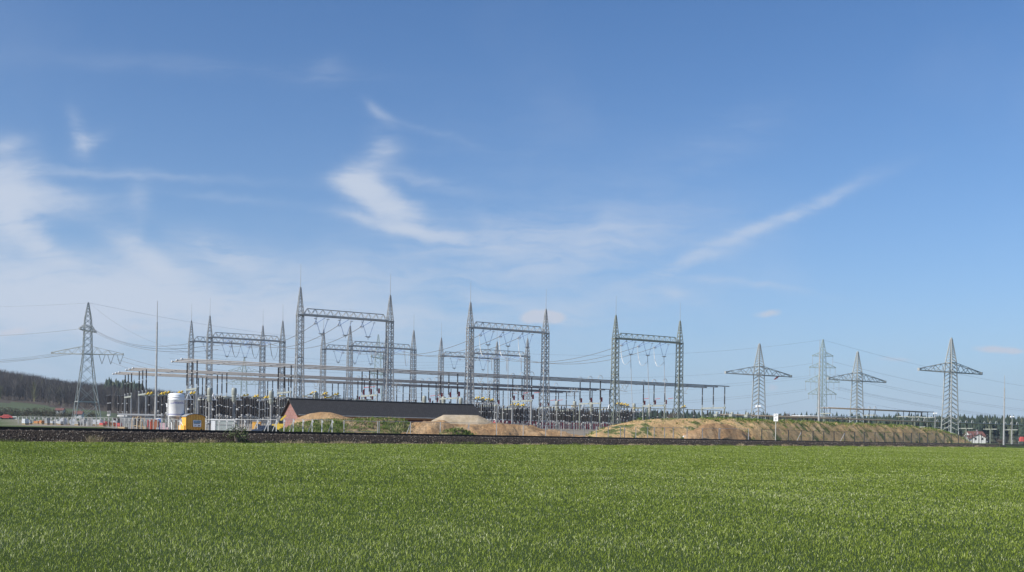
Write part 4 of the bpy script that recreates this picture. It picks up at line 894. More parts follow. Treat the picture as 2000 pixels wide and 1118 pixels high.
def box_stand(label, group):
    g = thing('apparatus_stand', label, 'apparatus', (0, 0, 0), 0, group)
    b = MB(); lattice(b, [(-6, .45), (-1.0, .4)], 1.0, .09, .05, 'X'); b.build('frame', MT['steel_green'], g)
    b = MB(); b.box((0, 0, -.75), (1.1, 1.1, .5)); b.lathe([(.3, 0), (.36, .3), (.3, .55), (.1, .6)], (0, 0, -.5), 12); b.build('head', MT['head'], g); return g
for i, (px, py) in enumerate(((1400.6, 805), (1430, 805.5), (1460, 806.5))):
    o = box_stand('', 'lattice apparatus stands') if i == 0 else copy_tree(o); o['label'] = f'{side[i]} of three small grey lattice stands above the mound crest'; placed(o, P(px, py, 240))
for i, px in enumerate((1858, 1880, 1893, 1904, 1917, 1928, 1952, 1978, 1990)):
    p = P(px, 846 + (i % 3) * 1.5, 330 + 4 * (i % 2)); o = copy_tree(PROTO['plain']); tag(o, f'{ORD[i]} from the left of the small black insulators low at the far right', group='small insulators at the far right'); placed(o, p); o.scale = (.8, .8, .62)
for i, px in enumerate((1553, 1566, 1578, 1591, 1633, 1645, 1657)):
    p = P(px, 816, 275); o = copy_tree(PROTO['plain']); tag(o, f'{ORD[i]} from the left of the short insulators on the mound crest', group='short insulators above the mound'); placed(o, p); o.scale = (.9, .9, .38)

# ---------------------------------------------------------------- masts and lamps
def mast(px0, py0, px1, py1, Y, r, label, thin=.55):
    a = P(px1, py1, Y); top = P(px0, py0, Y); a.x = (a.x + top.x) / 2; h = top.z - a.z
    g = thing('lightning_mast', label, 'mast', a, 0, 'slender lightning masts'); b = MB(); b.path([(0, 0, -1.5), (0, 0, h * .1), (0, 0, h * .82)], [r, r, r * .6], 10); b.build('pole', MT['steel'], g)
    b = MB(); b.path([(0, 0, h * .82), (0, 0, h)], [r * .35, r * .2], 6); b.build('lightning_rod', MT['steel'], g)
mast(309, 588, 302.5, 822, 180, .20, 'tall slender grey mast left of the white silo')
mast(1602, 664, 1598.5, 830, 250, .24, 'tall greenish mast standing in front of the pale four-armed pylon')
mast(1962, 733, 1960.5, 868, 262, .22, 'tall slender mast near the right edge of the picture')
def lamp(px, py, pyb, Y, label):
    a = P(px, pyb, Y); h = P(px, py, Y).z - a.z; g = thing('floodlight_post', label, 'lamp', a, 0, 'white floodlight posts')
    b = MB(); b.path([(0, 0, -1.5), (0, 0, h - .3)], [.12, .08], 8); b.build('pole', MT['steel'], g)
    b = MB(); b.box((-.24, 0, h), (.42, .5, .30), .3); b.box((.28, 0, h), (.42, .5, .30), -.3); b.bar((-.6, 0, h - .28), (.65, 0, h - .28), .09); b.build('lamp_head', MT['white'], g)
lamp(1480.5, 793.5, 826, 210, 'white floodlight post in front of the first single-arm pylon')
lamp(1826, 807.5, 842, 290, 'white floodlight post left of the rightmost pylon')
lamp(1976, 814, 868, 275, 'white floodlight post at the right edge beside the tall mast')

# ---------------------------------------------------------------- brick building
t = MT['dark_roof']; tc = t.node('ShaderNodeTexCoord'); mp = t.node('ShaderNodeMapping'); t.l.new(tc.outputs['UV'], mp.inputs[0])
br = t.node('ShaderNodeTexBrick'); br.inputs['Scale'].default_value = 1.0; br.inputs['Brick Width'].default_value = .33; br.inputs['Row Height'].default_value = .30; br.inputs['Mortar Size'].default_value = .02
br.inputs['Color1'].default_value = (.046, .044, .043, 1); br.inputs['Color2'].default_value = (.062, .060, .058, 1); br.inputs['Mortar'].default_value = (.014, .014, .016, 1)
t.l.new(mp.outputs[0], br.inputs[0]); t.bump(br.outputs['Fac'], .5, -.03); MT['dark_roof'] = t.set(br.outputs[0], .75, 0, .2)
t = NT('brick_wall'); tc = t.node('ShaderNodeTexCoord'); br = t.node('ShaderNodeTexBrick'); t.l.new(tc.outputs['UV'], br.inputs[0]); br.inputs['Scale'].default_value = 1.0
br.inputs['Brick Width'].default_value = .5; br.inputs['Row Height'].default_value = .25; br.inputs['Mortar Size'].default_value = .012
br.inputs['Color1'].default_value = (.23, .11, .085, 1); br.inputs['Color2'].default_value = (.31, .16, .125, 1); br.inputs['Mortar'].default_value = (.24, .20, .22, 1)
n = t.noise(.6, 5); c = t.mix(.6, br.outputs[0], t.ramp(n, [(.3, (.75, .7, .72)), (.7, (1.2, 1.15, 1.15))]), 'MULTIPLY'); t.bump(br.outputs['Fac'], .4, -.01); MT['brick'] = t.set(c, .85)
MT['wood_fascia'] = paint('orange_wood', (.30, .135, .045), .6, 0, .2, 2)
MT['shaded_brick'] = paint('eave_shaded_brick', (.12, .045, .035), .85, 0, .2, 2)  # darker brick for the long wall: shade of the overhang painted in
def uvbox(o, f):
    uv = o.data.uv_layers.new(name='UVMap')
    for p in o.data.polygons:
        for li in p.loop_indices: uv.data[li].uv = f(o.data.vertices[o.data.loops[li].vertex_index].co, p.normal)
rl = P(567, 779.8, 150); rr_ = rl + DV * along(rl, 922)
L_ = (rr_ - rl).length; z0 = ground_z(rl.x, rl.y) - .8; zr = rl.z; ze = zr - 2.35; hw_ = 4.0
bd = thing('brick_building', 'long low brick building with a dark tiled gable roof', 'building', (rl.x, rl.y, 0), ANG)
b = MB(); W2 = hw_ - .35; x0, x1 = .15, L_ - .15
vs = [(x0, -W2, z0), (x1, -W2, z0), (x1, W2, z0), (x0, W2, z0), (x0, -W2, ze + .15), (x1, -W2, ze + .15), (x1, W2, ze + .15), (x0, W2, ze + .15), (x0, 0, zr - .12), (x1, 0, zr - .12)]
b.add(vs, [(0, 4, 8, 7, 3), (1, 2, 6, 9, 5), (3, 7, 6, 2)]); w = b.build('gable_wall', MT['brick'], bd)
uvbox(w, lambda v, n: (v.y if abs(n.x) > .5 else v.x, v.z))
b = MB(); b.add(vs, [(0, 1, 5, 4)]); w = b.build('long_wall', MT['shaded_brick'], bd); w['label'] = 'long brick wall under the eaves, coloured dark for their shade'
b = MB(); th_ = .16; ex = .25
for s in (-1, 1):
    a = [(-ex, 0, zr), (L_ + ex, 0, zr), (L_ + ex, s * hw_, ze), (-ex, s * hw_, ze)]; lo = [(v[0], v[1], v[2] - th_) for v in a]
    b.add(a + lo, [(0, 1, 2, 3), (7, 6, 5, 4), (3, 2, 6, 7), (0, 3, 7, 4), (1, 5, 6, 2)] if s < 0 else [(3, 2, 1, 0), (4, 5, 6, 7), (7, 6, 2, 3), (4, 7, 3, 0), (2, 6, 5, 1)])
rf = b.build('roof', MT['dark_roof'], bd); uvbox(rf, lambda v, n: (v.x, math.hypot(v.y, v.z - zr)))
b = MB(); b.path([(-ex, 0, zr + .05), (L_ + ex, 0, zr + .05)], .11, 8); b.build('ridge', MT['black'], rf)
b = MB(); b.box((L_ / 2, -hw_ + .02, ze - .20), (L_ + .4, .10, .26)); b.build('fascia', MT['wood_fascia'], rf)
b = MB(); b.path([(0, -hw_ - .08, ze - .02), (L_, -hw_ - .08, ze - .02)], .07, 6); b.build('gutter', MT['steel'], rf)
b = MB(); b.box((.9, -W2 - .06, (z0 + ze) / 2), (.09, .09, ze - z0)); b.build('downpipe', MT['steel'], bd)
for x in (10.5, 16, 22): b = MB(); b.box((x, -W2 - .015, ze - 1.0), (1.4, .08, .8)); f_ = b.build('window', MT['wood_fascia'], bd); b = MB(); b.box((x, -W2 - .07, ze - 1.0), (1.15, .04, .6)); b.build('pane', MT['black'], f_)

# ---------------------------------------------------------------- long red hall behind the switchgear
MT['red_wall'] = paint('dark_red_cladding', (.42, .055, .075), .55, 0, .08, .3)
a = P(968, 827, 300); c = P(1205, 829, 330); d = c - a; L_ = d.length; hd = thing('red_hall', 'long low dark red hall with a white roof edge behind the switchgear', 'building', (a.x, a.y, 0), math.atan2(d.y, d.x))
hz0 = 1.5; ht = 3.0 + (hor(968) - 820.5 - 0) / 2000 * 300 - 3.0; htop = (hor(968) - 821) / 2000 * 300
b = MB(); b.box((L_ / 2, 6, (htop + hz0) / 2 - 1), (L_, 12, htop - hz0 + 2)); b.build('wall', MT['red_wall'], hd)
b = MB(); b.box((L_ / 2, 6, htop + .12), (L_ + .6, 12.6, .22)); b.box((L_ / 2, 6, htop + .28), (L_, 11.5, .14)); b.build('roof', MT['bright'], hd)
for x in np.linspace(5, L_ - 5, 6): b = MB(); b.box((x, -.02, 2.2), (2.2, .1, 2.4)); b.build('door', MT['red_box'], hd)

# ---------------------------------------------------------------- silo
sp_ = P(343.5, 836, 165); sp_.z = ground_z(sp_.x, sp_.y); zt = P(343.5, 768, 165).z - sp_.z; zb = P(343.5, 812.5, 165).z - sp_.z; r = 1.27
sl = thing('mortar_silo', 'white cylindrical silo on legs with blue lettering', 'silo', sp_)
b = MB(); b.lathe([(r * .96, zb - .15), (r, zb), (r, zt - 1.15), (r * 1.03, zt - 1.12), (r * 1.03, zt - 1.02), (r, zt - .98), (r, zt - .78), (r * 1.03, zt - .75), (r * 1.03, zt - .66), (r, zt - .62), (r, zt - .42), (r * .97, zt - .25), (r * .85, zt - .12), (r * .5, zt - .03), (.05, zt)], (0, 0, 0), 48); b.build('tank', MT['white'], sl, smooth_=True)
b = MB(); b.lathe([(.02, .7), (.2, .7), (r * .9, zb - .1), (r * .9, zb)], (0, 0, 0), 32); b.build('cone', MT['concrete'], sl)
b = MB(); b.lathe([(r + .012, zb + .18), (r + .012, zb + .27)], (0, 0, 0), 48, False); b.build('stripe', MT['blue_text'], sl)
for x, y in ((-.95, -.75), (.95, -.75), (-.95, .75), (.95, .75)): b = MB(); b.bar((x, y, -.2), (x * .95, y * .95, zb + .1), .17, caps=True); b.build('leg', MT['white'], sl)
b = MB()
for x in (-.95, .95): b.bar((x, -.75, .2), (x, .75, zb - .2), .08); b.bar((x, .75, .2), (x, -.75, zb - .2), .08)
b.bar((-.95, .75, .2), (.95, .75, zb - .2), .08); b.bar((1.0, -.75, zb - .9), (2.4, -1.6, -.1), .10); b.build('brace', MT['white'], sl)
b = MB(); b.box((-r - .1, -.1, zt - 2.0), (.22, .5, .6)); b.tube((-r - .12, -.2, zb), (-r - .12, -.2, zt - 1.9), .05); b.build('filler_pipe', MT['white'], sl)
b = MB()
for q in (.35, .55): b.path([(math.cos(q - 2.9) * (r + .1), math.sin(q - 2.9) * (r + .1), .2), (math.cos(q - 2.9) * (r + .1), math.sin(q - 2.9) * (r + .1), zt - .3)], .03, 5)
for z in np.arange(.4, zt - .3, .35): b.path([(math.cos(q - 2.9) * (r + .1), math.sin(q - 2.9) * (r + .1), z) for q in (.35, .55)], .02, 4)
b.build('ladder', MT['steel'], sl)
def text_mesh(s, size):
    cu = bpy.data.curves.new('lettering', 'FONT'); cu.body = s; cu.size = size; cu.align_x = 'CENTER'; cu.align_y = 'CENTER'; cu.resolution_u = 3
    o = bpy.data.objects.new('lettering', cu); me = bpy.data.meshes.new_from_object(o); bpy.data.objects.remove(o); bpy.data.curves.remove(cu); return me
me = text_mesh('maxit', .62); me.materials.append(MT['blue_text'])
import bmesh
bm = bmesh.new(); bm.from_mesh(me); bmesh.ops.subdivide_edges(bm, edges=[e for e in bm.edges if e.calc_length() > .25], cuts=2); bm.to_mesh(me); bm.free()
a0 = -math.pi / 2 - math.atan2(sp_.x, sp_.y) + .30
for v in me.vertices: q = a0 + v.co.x * 1.15 / r; v.co = (math.cos(q) * (r + .015), math.sin(q) * (r + .015), v.co.y + (zb + zt) / 2 + .28)
o = bpy.data.objects.new('lettering', me); COL.objects.link(o); o.parent = sl
b = MB()
for q0, q1 in ((a0 - 1.05, a0 - .62), (a0 + .66, a0 + 1.0)):
    qs = np.linspace(q0, q1, 8)
    for qa, qb in zip(qs, qs[1:]): b.poly([(math.cos(q) * (r + .015), math.sin(q) * (r + .015), (zb + zt) / 2 + z) for q, z in ((qa, .12), (qb, .12), (qb, .19), (qa, .19))])
b.build('name_line', MT['blue_text'], sl)

# ---------------------------------------------------------------- yellow site trailer
MT['ochre'] = paint('ochre_yellow_paint', (.80, .43, .07), .5, 0, .12, 1.2)
tl = P(363, 836, 163); tr_ = P(397.5, 836, 163.5); tz = ground_z(tl.x, tl.y); H = P(380, 807, 163).z - tz; wd_ = (tr_ - tl).length
tra = thing('site_trailer', 'yellow corrugated site trailer with a rounded grey roof', 'trailer', (tl.x, tl.y, tz), 0.72)
wd_ = 3.2; dp = 2.9; h0 = .42; hs_ = H - .66       # the body runs back to the left
def arch(x): q = (x / wd_) * 2 - 1; return hs_ + .62 * math.sqrt(max(0, 1 - q * q * .92)) - .10
xs = list(np.linspace(0, wd_, 15)); b = MB(); vs = [(x, 0, h0) for x in xs] + [(x, 0, arch(x) - .04) for x in xs]; k = len(xs)
xs2 = []; b = MB()
for i in range(28):
    xa, xb = wd_ * i / 28, wd_ * (i + 1) / 28; ya, yb = (-.04 if i % 4 in (0, 3) else .04), (-.04 if i % 4 in (0, 1) else .04)
    ya = (-.07, -.07, .08, .08)[i % 4]; yb = (-.07, .08, .08, -.07)[i % 4]
    b.add([(xa, ya, h0), (xb, yb, h0), (xb, yb, arch(xb) - .05), (xa, ya, arch(xa) - .05)], [(0, 1, 2, 3)])
b.add([(0, dp, h0), (wd_, dp, h0), (wd_, dp, hs_), (0, dp, hs_)], [(3, 2, 1, 0)]); b.add([(0, 0, h0), (0, dp, h0), (0, dp, arch(0)), (0, 0, arch(0))], [(3, 2, 1, 0)]); b.add([(wd_, 0, h0), (wd_, dp, h0), (wd_, dp, arch(0)), (wd_, 0, arch(0))], [(0, 1, 2, 3)])
b.build('body', MT['ochre'], tra)
b = MB(); vs = []
xr = np.linspace(-.12, wd_ + .12, 15)
for x in xr:
    z = arch(min(max(x, 0), wd_)) - (.05 if x < 0 or x > wd_ else 0)
    vs += [(x, -.18, z), (x, dp + .1, z), (x, dp + .1, z + .07), (x, -.18, z + .07)]
fs = []
for i in range(14):
    for j in range(4): a_ = i * 4 + j; c_ = i * 4 + (j + 1) % 4; fs.append((a_, c_, c_ + 4, a_ + 4))
b.add(vs, fs); b.build('roof', MT['steel'], tra, smooth_=False)
b = MB(); b.box((wd_ * .57, -.12, h0 + 1.15), (1.35, .05, 1.08)); bo = b.build('notice_board', MT['white'], tra)
b = MB(); b.box((wd_ * .57, -.15, h0 + 1.42), (1.22, .02, .36)); b.build('board_picture', paint('board_blue', (.25, .38, .48), .5), bo)
b = MB(); b.box((wd_ * .57 - .05, -.152, h0 + 1.20), (1.0, .02, .11)); b.box((wd_ * .57 + .3, -.152, h0 + .80), (.26, .02, .16)); b.box((wd_ * .57 - .3, -.152, h0 + .86), (.3, .02, .06)); b.box((wd_ * .57 + .25, -.163, h0 + 1.55), (.6, .006, .06)); b.build('board_print', MT['black'], bo)
sd = Matrix.Rotation(0, 3, 'Z')
b = MB(); b.box((-.02, 1.9, h0 + 1.5), (.06, .9, .8)); wf = b.build('window', MT['white'], tra); b = MB(); b.box((-.06, 1.9, h0 + 1.5), (.03, .7, .6)); b.build('pane', MT['black'], wf)
b = MB(); b.box((-.1, 1.5, h0 + .35), (.14, 2.6, .95)); b.build('drawbar_box', MT['ochre'], tra)
for x in (.5, wd_ - .5): b = MB(); b.path([(x, -.02, .36), (x, .22, .36)], .36, 14); b.build('wheel', MT['black'], tra)

# ---------------------------------------------------------------- other things in the construction yard
def yard(px, pyb, Y): p = P(px, pyb, Y); p.z = ground_z(p.x, p.y); return p
def wpx(n, Y): return n * Y / 2000.0
# long grey shed
Y = 190; p = yard(276, 830, Y); g = thing('storage_shed', 'long flat grey site shed behind the mast', 'shed', p, .25); hT = P(276, 811.5, Y).z - p.z
b = MB(); b.box((0, 0, hT / 2 - .3), (wpx(78, Y), 2.6, hT)); b.build('wall', MT['steel'], g); b = MB(); b.box((0, 0, hT + .08), (wpx(80, Y), 3.0, .3)); b.build('roof', MT['bright'], g)
for x in (-4.2, -.5, 2.6): b = MB(); b.box((x, -1.33, hT * .45), (1.1, .1, 1.7)); b.build('door', MT['black'], g)
# white-roofed grey container behind the fence
Y = 150; p = yard(434, 838, Y); g = thing('storage_container', 'grey-green site container with a white roof edge right of the trailer', 'container', p, .12); hT = P(434, 820.5, Y).z - p.z; wd_ = wpx(42, Y)
b = MB(); b.box((0, 1.2, hT / 2), (wd_, 2.4, hT - .1)); b.build('body', paint('grey_green_box', (.36, .40, .38), .6), g); b = MB(); b.box((0, 1.2, hT + .02), (wd_ + .2, 2.6, .16)); b.build('roof', MT['white'], g)
b = MB(); b.box((-wd_ / 2 + .3, -.04, hT / 2), (.6, .06, hT - .3)); b.build('door', MT['white'], g); b = MB(); b.box((.3, -.03, hT * .70), (wd_ - .9, .05, .12)); b.build('rib', MT['steel'], g)
for i, (px, top, wpx_, col, lab) in enumerate(((292.5, 821, 8, (.50, .035, .03), 'red steel skip beside the brown skip'), (301, 820.5, 12, (.36, .12, .05), 'rusty brown open skip left of the silo'))):
    Y = 158; p = yard(px, 836, Y); g = thing('waste_skip', lab, 'skip', p, .1, 'steel skips'); hT = P(px, top, Y).z - p.z; w_ = wpx(wpx_, Y)
    b = MB(); b.box((0, .7, .08), (w_ * .9, 1.4, .12))
    for s in (-1, 1): b.add([(s * w_ / 2, 0, hT), (s * w_ * .45, 0, .1), (s * w_ * .45, 1.4, .1), (s * w_ / 2, 1.5, hT)], [(0, 1, 2, 3)])
    b.add([(-w_ / 2, 0, hT), (w_ / 2, 0, hT), (w_ * .45, 0, .1), (-w_ * .45, 0, .1)], [(0, 1, 2, 3)]); b.add([(-w_ / 2, 1.5, hT), (w_ / 2, 1.5, hT), (w_ * .45, 1.4, .1), (-w_ * .45, 1.4, .1)], [(3, 2, 1, 0)]); b.build('tub', paint('skip_%d' % i, col, .6), g)
    b = MB(); b.bar((-w_ / 2, -.02, hT), (w_ / 2, -.02, hT), .1, caps=True); b.bar((-w_ / 2, -.03, .1), (-w_ / 2, -.03, hT - .06), .08); b.bar((w_ / 2, -.03, .1), (w_ / 2, -.03, hT - .06), .08); b.build('rim', paint('skip_rim_%d' % i, [c * 1.4 for c in col], .6), g)
Y = 162; p = yard(310.5, 836, Y); g = thing('portable_toilet', 'blue portable toilet cabin left of the silo', 'toilet', p); hT = P(310.5, 818, Y).z - p.z
MT['blue'] = paint('blue_plastic', (.06, .20, .55), .5); b = MB(); b.box((0, 0, hT / 2 - .05), (.75, .9, hT - .1)); b.build('cabin', MT['blue'], g); b = MB(); b.lathe([(.55, 0), (.5, .1), (.1, .18)], (0, 0, hT - .1), 4); b.build('roof', MT['white'], g); b = MB(); b.box((0, -.47, hT * .45), (.55, .05, hT * .75)); b.build('door', MT['blue'], g)
# stacked bagged goods
MT['pinkish'] = paint('faded_pink_wrap', (.55, .38, .40), .6, 0, .15, 3); MT['tarp'] = paint('white_film', (.62, .63, .64), .4, 0, .12, 3); MT['timber'] = paint('pale_timber', (.50, .36, .20), .75, 0, .25, 3); MT['orange'] = paint('orange_wood_crate', (.52, .22, .08), .7, 0, .15, 3)
def pallet(px, pyb, Y, w, h, mat, label, group, n=3, d=1.0):
    p = yard(px, pyb, Y); g = thing('pallet_load', label, 'pallet', p, rng.uniform(-.15, .15), group); W_ = wpx(w, Y); Hh = wpx(h, Y)
    b = MB()
    for k in range(3): b.box((0, -.4 + .4 * k, .07), (W_, .1, .14))
    b.box((0, 0, .16), (W_, d, .04)); b.build('pallet', MT['timber'], g)
    b = MB()
    for k in range(n):
        z = .19 + (Hh - .19) * (k + .5) / n; b.box((rng.uniform(-.04, .04), 0, z), (W_ * rng.uniform(.88, 1.0), d * .95, (Hh - .19) / n * .94), rng.uniform(-.05, .05))
    b.build('load', MT[mat], g)
pallet(319.5, 836, 158, 10, 21, 'pinkish', 'tall stack of pinkish wrapped goods left of the silo', 'stacked goods', 4)
pallet(328, 836, 156, 7, 13, 'pinkish', 'lower stack of pinkish wrapped goods at the silo leg', 'stacked goods', 3)
pallet(72.5, 829, 160, 9, 6, 'orange', 'left orange wooden crate behind the site fence', 'orange crates', 2)
pallet(82, 829.5, 160, 6, 7.5, 'orange', 'right orange wooden crate behind the site fence', 'orange crates', 2)
pallet(100, 830, 158, 9, 7, 'tarp', 'white wrapped bale between crates and cable drums', 'wrapped goods', 1)
pallet(186.5, 831, 152, 8, 12, 'tarp', 'left tall white-wrapped bale near the left pylon', 'wrapped goods', 2)
pallet(195.5, 832, 152, 8, 12, 'tarp', 'right tall white-wrapped bale near the left pylon', 'wrapped goods', 2)
pallet(201, 833, 140, 7, 7, 'red_hot', 'light red bin behind the site fence', 'wrapped goods', 1)
pallet(208, 830, 150, 7, 9, 'red_box', 'dark red machine cover behind the site fence', 'wrapped goods', 1)
pallet(218, 832, 146, 12, 8, 'orange', 'orange timber stack under the first insulator stand', 'timber stacks', 3)
pallet(232, 832, 146, 8, 10, 'red_hot', 'red compressor box behind the site fence', 'wrapped goods', 1)
pallet(240, 834, 140, 14, 5, 'timber', 'flat stack of boards under the second insulator stand', 'timber stacks', 3)
pallet(262, 835, 142, 12, 5, 'timber', 'heap of boards left of the skips', 'timber stacks', 3)
pallet(284, 835, 142, 7, 14, 'timber', 'upright bundle of pale boards beside the red skip', 'timber stacks', 2)
for i, px in enumerate((50, 57, 64, 92, 111, 118, 134, 152, 158, 164, 172, 179, 206, 224, 248, 255)):
    pallet(px, 830 + px * .015, 150 + (i * 7) % 16, rng.uniform(4.5, 8), rng.uniform(7, 13), ('tarp', 'bright', 'head', 'steel')[i % 4], (f'{ORD[i]} from the left' if i < 8 else f'{ORD[15 - i]} from the right') + ' of the pale grey bundles behind the left site fence', 'pale bundles in the left yard', 2)
for i, (px, r_px) in enumerate(((124.5, 7), (143, 6.4))):      # white cable drums
    Y = 155; p = yard(px, 830, Y); rr = wpx(r_px, Y); g = thing('cable_drum', f'{("left", "right")[i]} one of two pale cable drums standing on edge', 'cable drum', (p.x, p.y, p.z + rr), .2, 'cable drums'); 
    for y in (-.35, .35): b = MB(); b.path([(0, y - .04, 0), (0, y + .04, 0)], rr, 20); b.build('flange', MT['tarp'], g)
    b = MB(); b.path([(0, -.3, 0), (0, .3, 0)], rr * .6, 14); b.build('cable_coil', MT['black'], g)
# loops of cable and frames
for i, (px, top) in enumerate(((263, 815), (272, 814.5), (279, 817))):
    Y = 150; p = yard(px, 836, Y); hT = P(px, top, Y).z - p.z; w_ = wpx(9, Y); b = MB()
    b.path([(-w_ / 2, 0, 0), (-w_ / 2, 0, hT * .8), (-w_ * .3, 0, hT), (w_ * .3, 0, hT), (w_ / 2, 0, hT * .8), (w_ / 2 + .3, .3, 0)], .10, 6); b.bar((-w_ / 2, 0, hT * .45), (w_ / 2, 0, hT * .45), .1)
    tag(b.build('timber_frame', MT['timber'], None, p), f'{side[i]} sand-coloured timber frame left of the skips', 'frame', 'timber frames')
for i, (px, w_) in enumerate(((160, 5), (168, 4), (176, 4), (225, 5), (250, 6), (308, 4), (470, 5), (477, 4), (484, 5), (465, 4))):   # steel legs and stands lying ready
    Y = 150; p = yard(px, 836, Y); b = MB(); hh_ = wpx(rng.uniform(10, 17), Y)
    for x in (-.5, .5): b.bar((x * wpx(w_, Y), 0, -.3), (x * wpx(w_, Y) * .8, 0, hh_), .12, caps=True)
    b.bar((-.4 * wpx(w_, Y), 0, hh_), (.4 * wpx(w_, Y), 0, hh_), .12, caps=True); b.bar((-.5 * wpx(w_, Y), 0, 0), (.4 * wpx(w_, Y), 0, hh_), .06)
    tag(b.build('steel_trestle', MT['bright' if i % 2 else 'steel'], None, p), f'{ORD[i]} from the left of the small steel trestles standing in the yard', 'trestle', 'steel trestles')
# cabin, car, dumper
Y = 150; p = yard(500.5, 838, Y); g = thing('site_cabin', 'small orange-yellow cabin with a dark window near the brick gable', 'cabin', p, .12); hT = P(500.5, 823.5, Y).z - p.z; w_ = wpx(15, Y)
b = MB(); b.box((0, .6, hT / 2), (w_, 1.2, hT)); b.build('body', MT['ochre'], g); b = MB(); b.box((0, .6, hT + .04), (w_ + .14, 1.4, .08)); b.build('roof', MT['bright'], g)
b = MB(); b.box((.25, -.02, hT * .72), (.55, .06, .34)); f_ = b.build('window', MT['steel'], g); b = MB(); b.box((.25, -.06, hT * .72), (.45, .03, .25)); b.build('pane', MT['black'], f_); b = MB(); b.box((-.3, -.02, hT * .45), (.4, .05, hT * .8)); b.build('door', MT['ochre'], g)
MT['glass'] = paint('dark_glass', (.03, .035, .04), .12, 0, .1); MT['carblue'] = paint('dark_blue_car_paint', (.03, .04, .06), .3, .2, .1)
def car(px, pyb, Y, lw, mat, label, rz):
    p = yard(px, pyb, Y); g = thing('parked_car', label, 'car', p, rz); L_ = lw; s = L_ / 4.2
    prof = [(-2.1, .35), (-2.1, .75), (-1.95, .9), (-1.2, .98), (-.55, 1.42), (.9, 1.45), (1.6, 1.0), (2.05, .92), (2.1, .4)]
    b = MB(); n = len(prof); vs = []
    for y, k in ((-.82, .94), (-.72, 1.0), (.72, 1.0), (.82, .94)): vs += [(x * s, y * s, (.35 + (z - .35) * (1 if abs(y) < .8 else .92)) * s) for x, z in prof]
    fs = []
    for j in range(3):
        for i in range(n - 1): fs.append((j * n + i, j * n + i + 1, (j + 1) * n + i + 1, (j + 1) * n + i))
    fs += [tuple(range(n)), tuple(3 * n + i for i in reversed(range(n)))]; b.add(vs, fs); b.build('body', MT[mat], g)
    b = MB()
    for y in (-.835, .835): b.add([(-1.05 * s, y * s, .98 * s), (.0, y * s, .98 * s), (.0, y * .93 * s, 1.32 * s), (-.5 * s, y * .93 * s, 1.32 * s)], [(0, 1, 2, 3)]); b.add([(.08 * s, y * s, .98 * s), (1.35 * s, y * s, .98 * s), (.85 * s, y * .93 * s, 1.33 * s), (.08 * s, y * .93 * s, 1.33 * s)], [(0, 1, 2, 3)])
    b.build('side_window', MT['glass'], g)
    for x in (-1.3, 1.35):
        for y in (-.8, .8): b = MB(); b.path([(x * s, (y - .09) * s, .32 * s), (x * s, (y + .09) * s, .32 * s)], .32 * s, 14); b.build('wheel', MT['black'], g)
car(518.5, 840, 125, 3.9, 'carblue', 'dark blue car parked behind the fence left of the yellow dumper', 1.25)
car(12, 820, 345, 4.4, 'red_hot', 'red car driving on the road at the far left', .2)
Y = 140; p = yard(543, 842, Y); g = thing('site_dumper', 'yellow dumper with a raised arm in front of the brick gable', 'dumper', p, .1)
b = MB(); b.add([(-.8, -.7, .5), (.5, -.7, .5), (.9, -.7, 1.35), (-.75, -.7, 1.25), (-.8, .7, .5), (.5, .7, .5), (.9, .7, 1.35), (-.75, .7, 1.25)], [(0, 1, 2, 3), (7, 6, 5, 4), (3, 2, 6, 7), (0, 3, 7, 4), (1, 5, 6, 2), (0, 4, 5, 1)]); b.build('hopper', MT['yellow'], g)
b = MB(); b.bar((.1, 0, 1.3), (.55, 0, 2.05), .32, .25, caps=True); b.bar((.5, 0, 2.0), (1.05, 0, 2.5), .26, .2, caps=True); b.build('arm', MT['yellow'], g); b = MB(); b.box((.35, -.05, 1.55), (.5, .5, .45), .2); b.build('cab', MT['glass'], g)
for x in (-.5, .55):
    for y in (-.65, .65): b = MB(); b.path([(x, y - .12, .36), (x, y + .12, .36)], .38, 14); b.build('wheel', MT['black'], g)
# white tarpaulin hood beside the long mound
p = yard(1339, 854, 158); Y = 158; rr = wpx(8.5, Y); g = thing('concrete_pipe', 'white pipe section lying in front of the long earth mound', 'pipe', p, .5); b = MB(); b.path([(0, 0, rr * .7), (.2, 1.6, rr * .7)], rr * .85, 20); b.build('barrel', MT['white'], g); b = MB(); b.path([(-.0, -.03, rr * .7), (0, .02, rr * .7)], rr * .6, 18); b.build('mouth', paint('pipe_inside', (.45, .44, .42), .8), g)

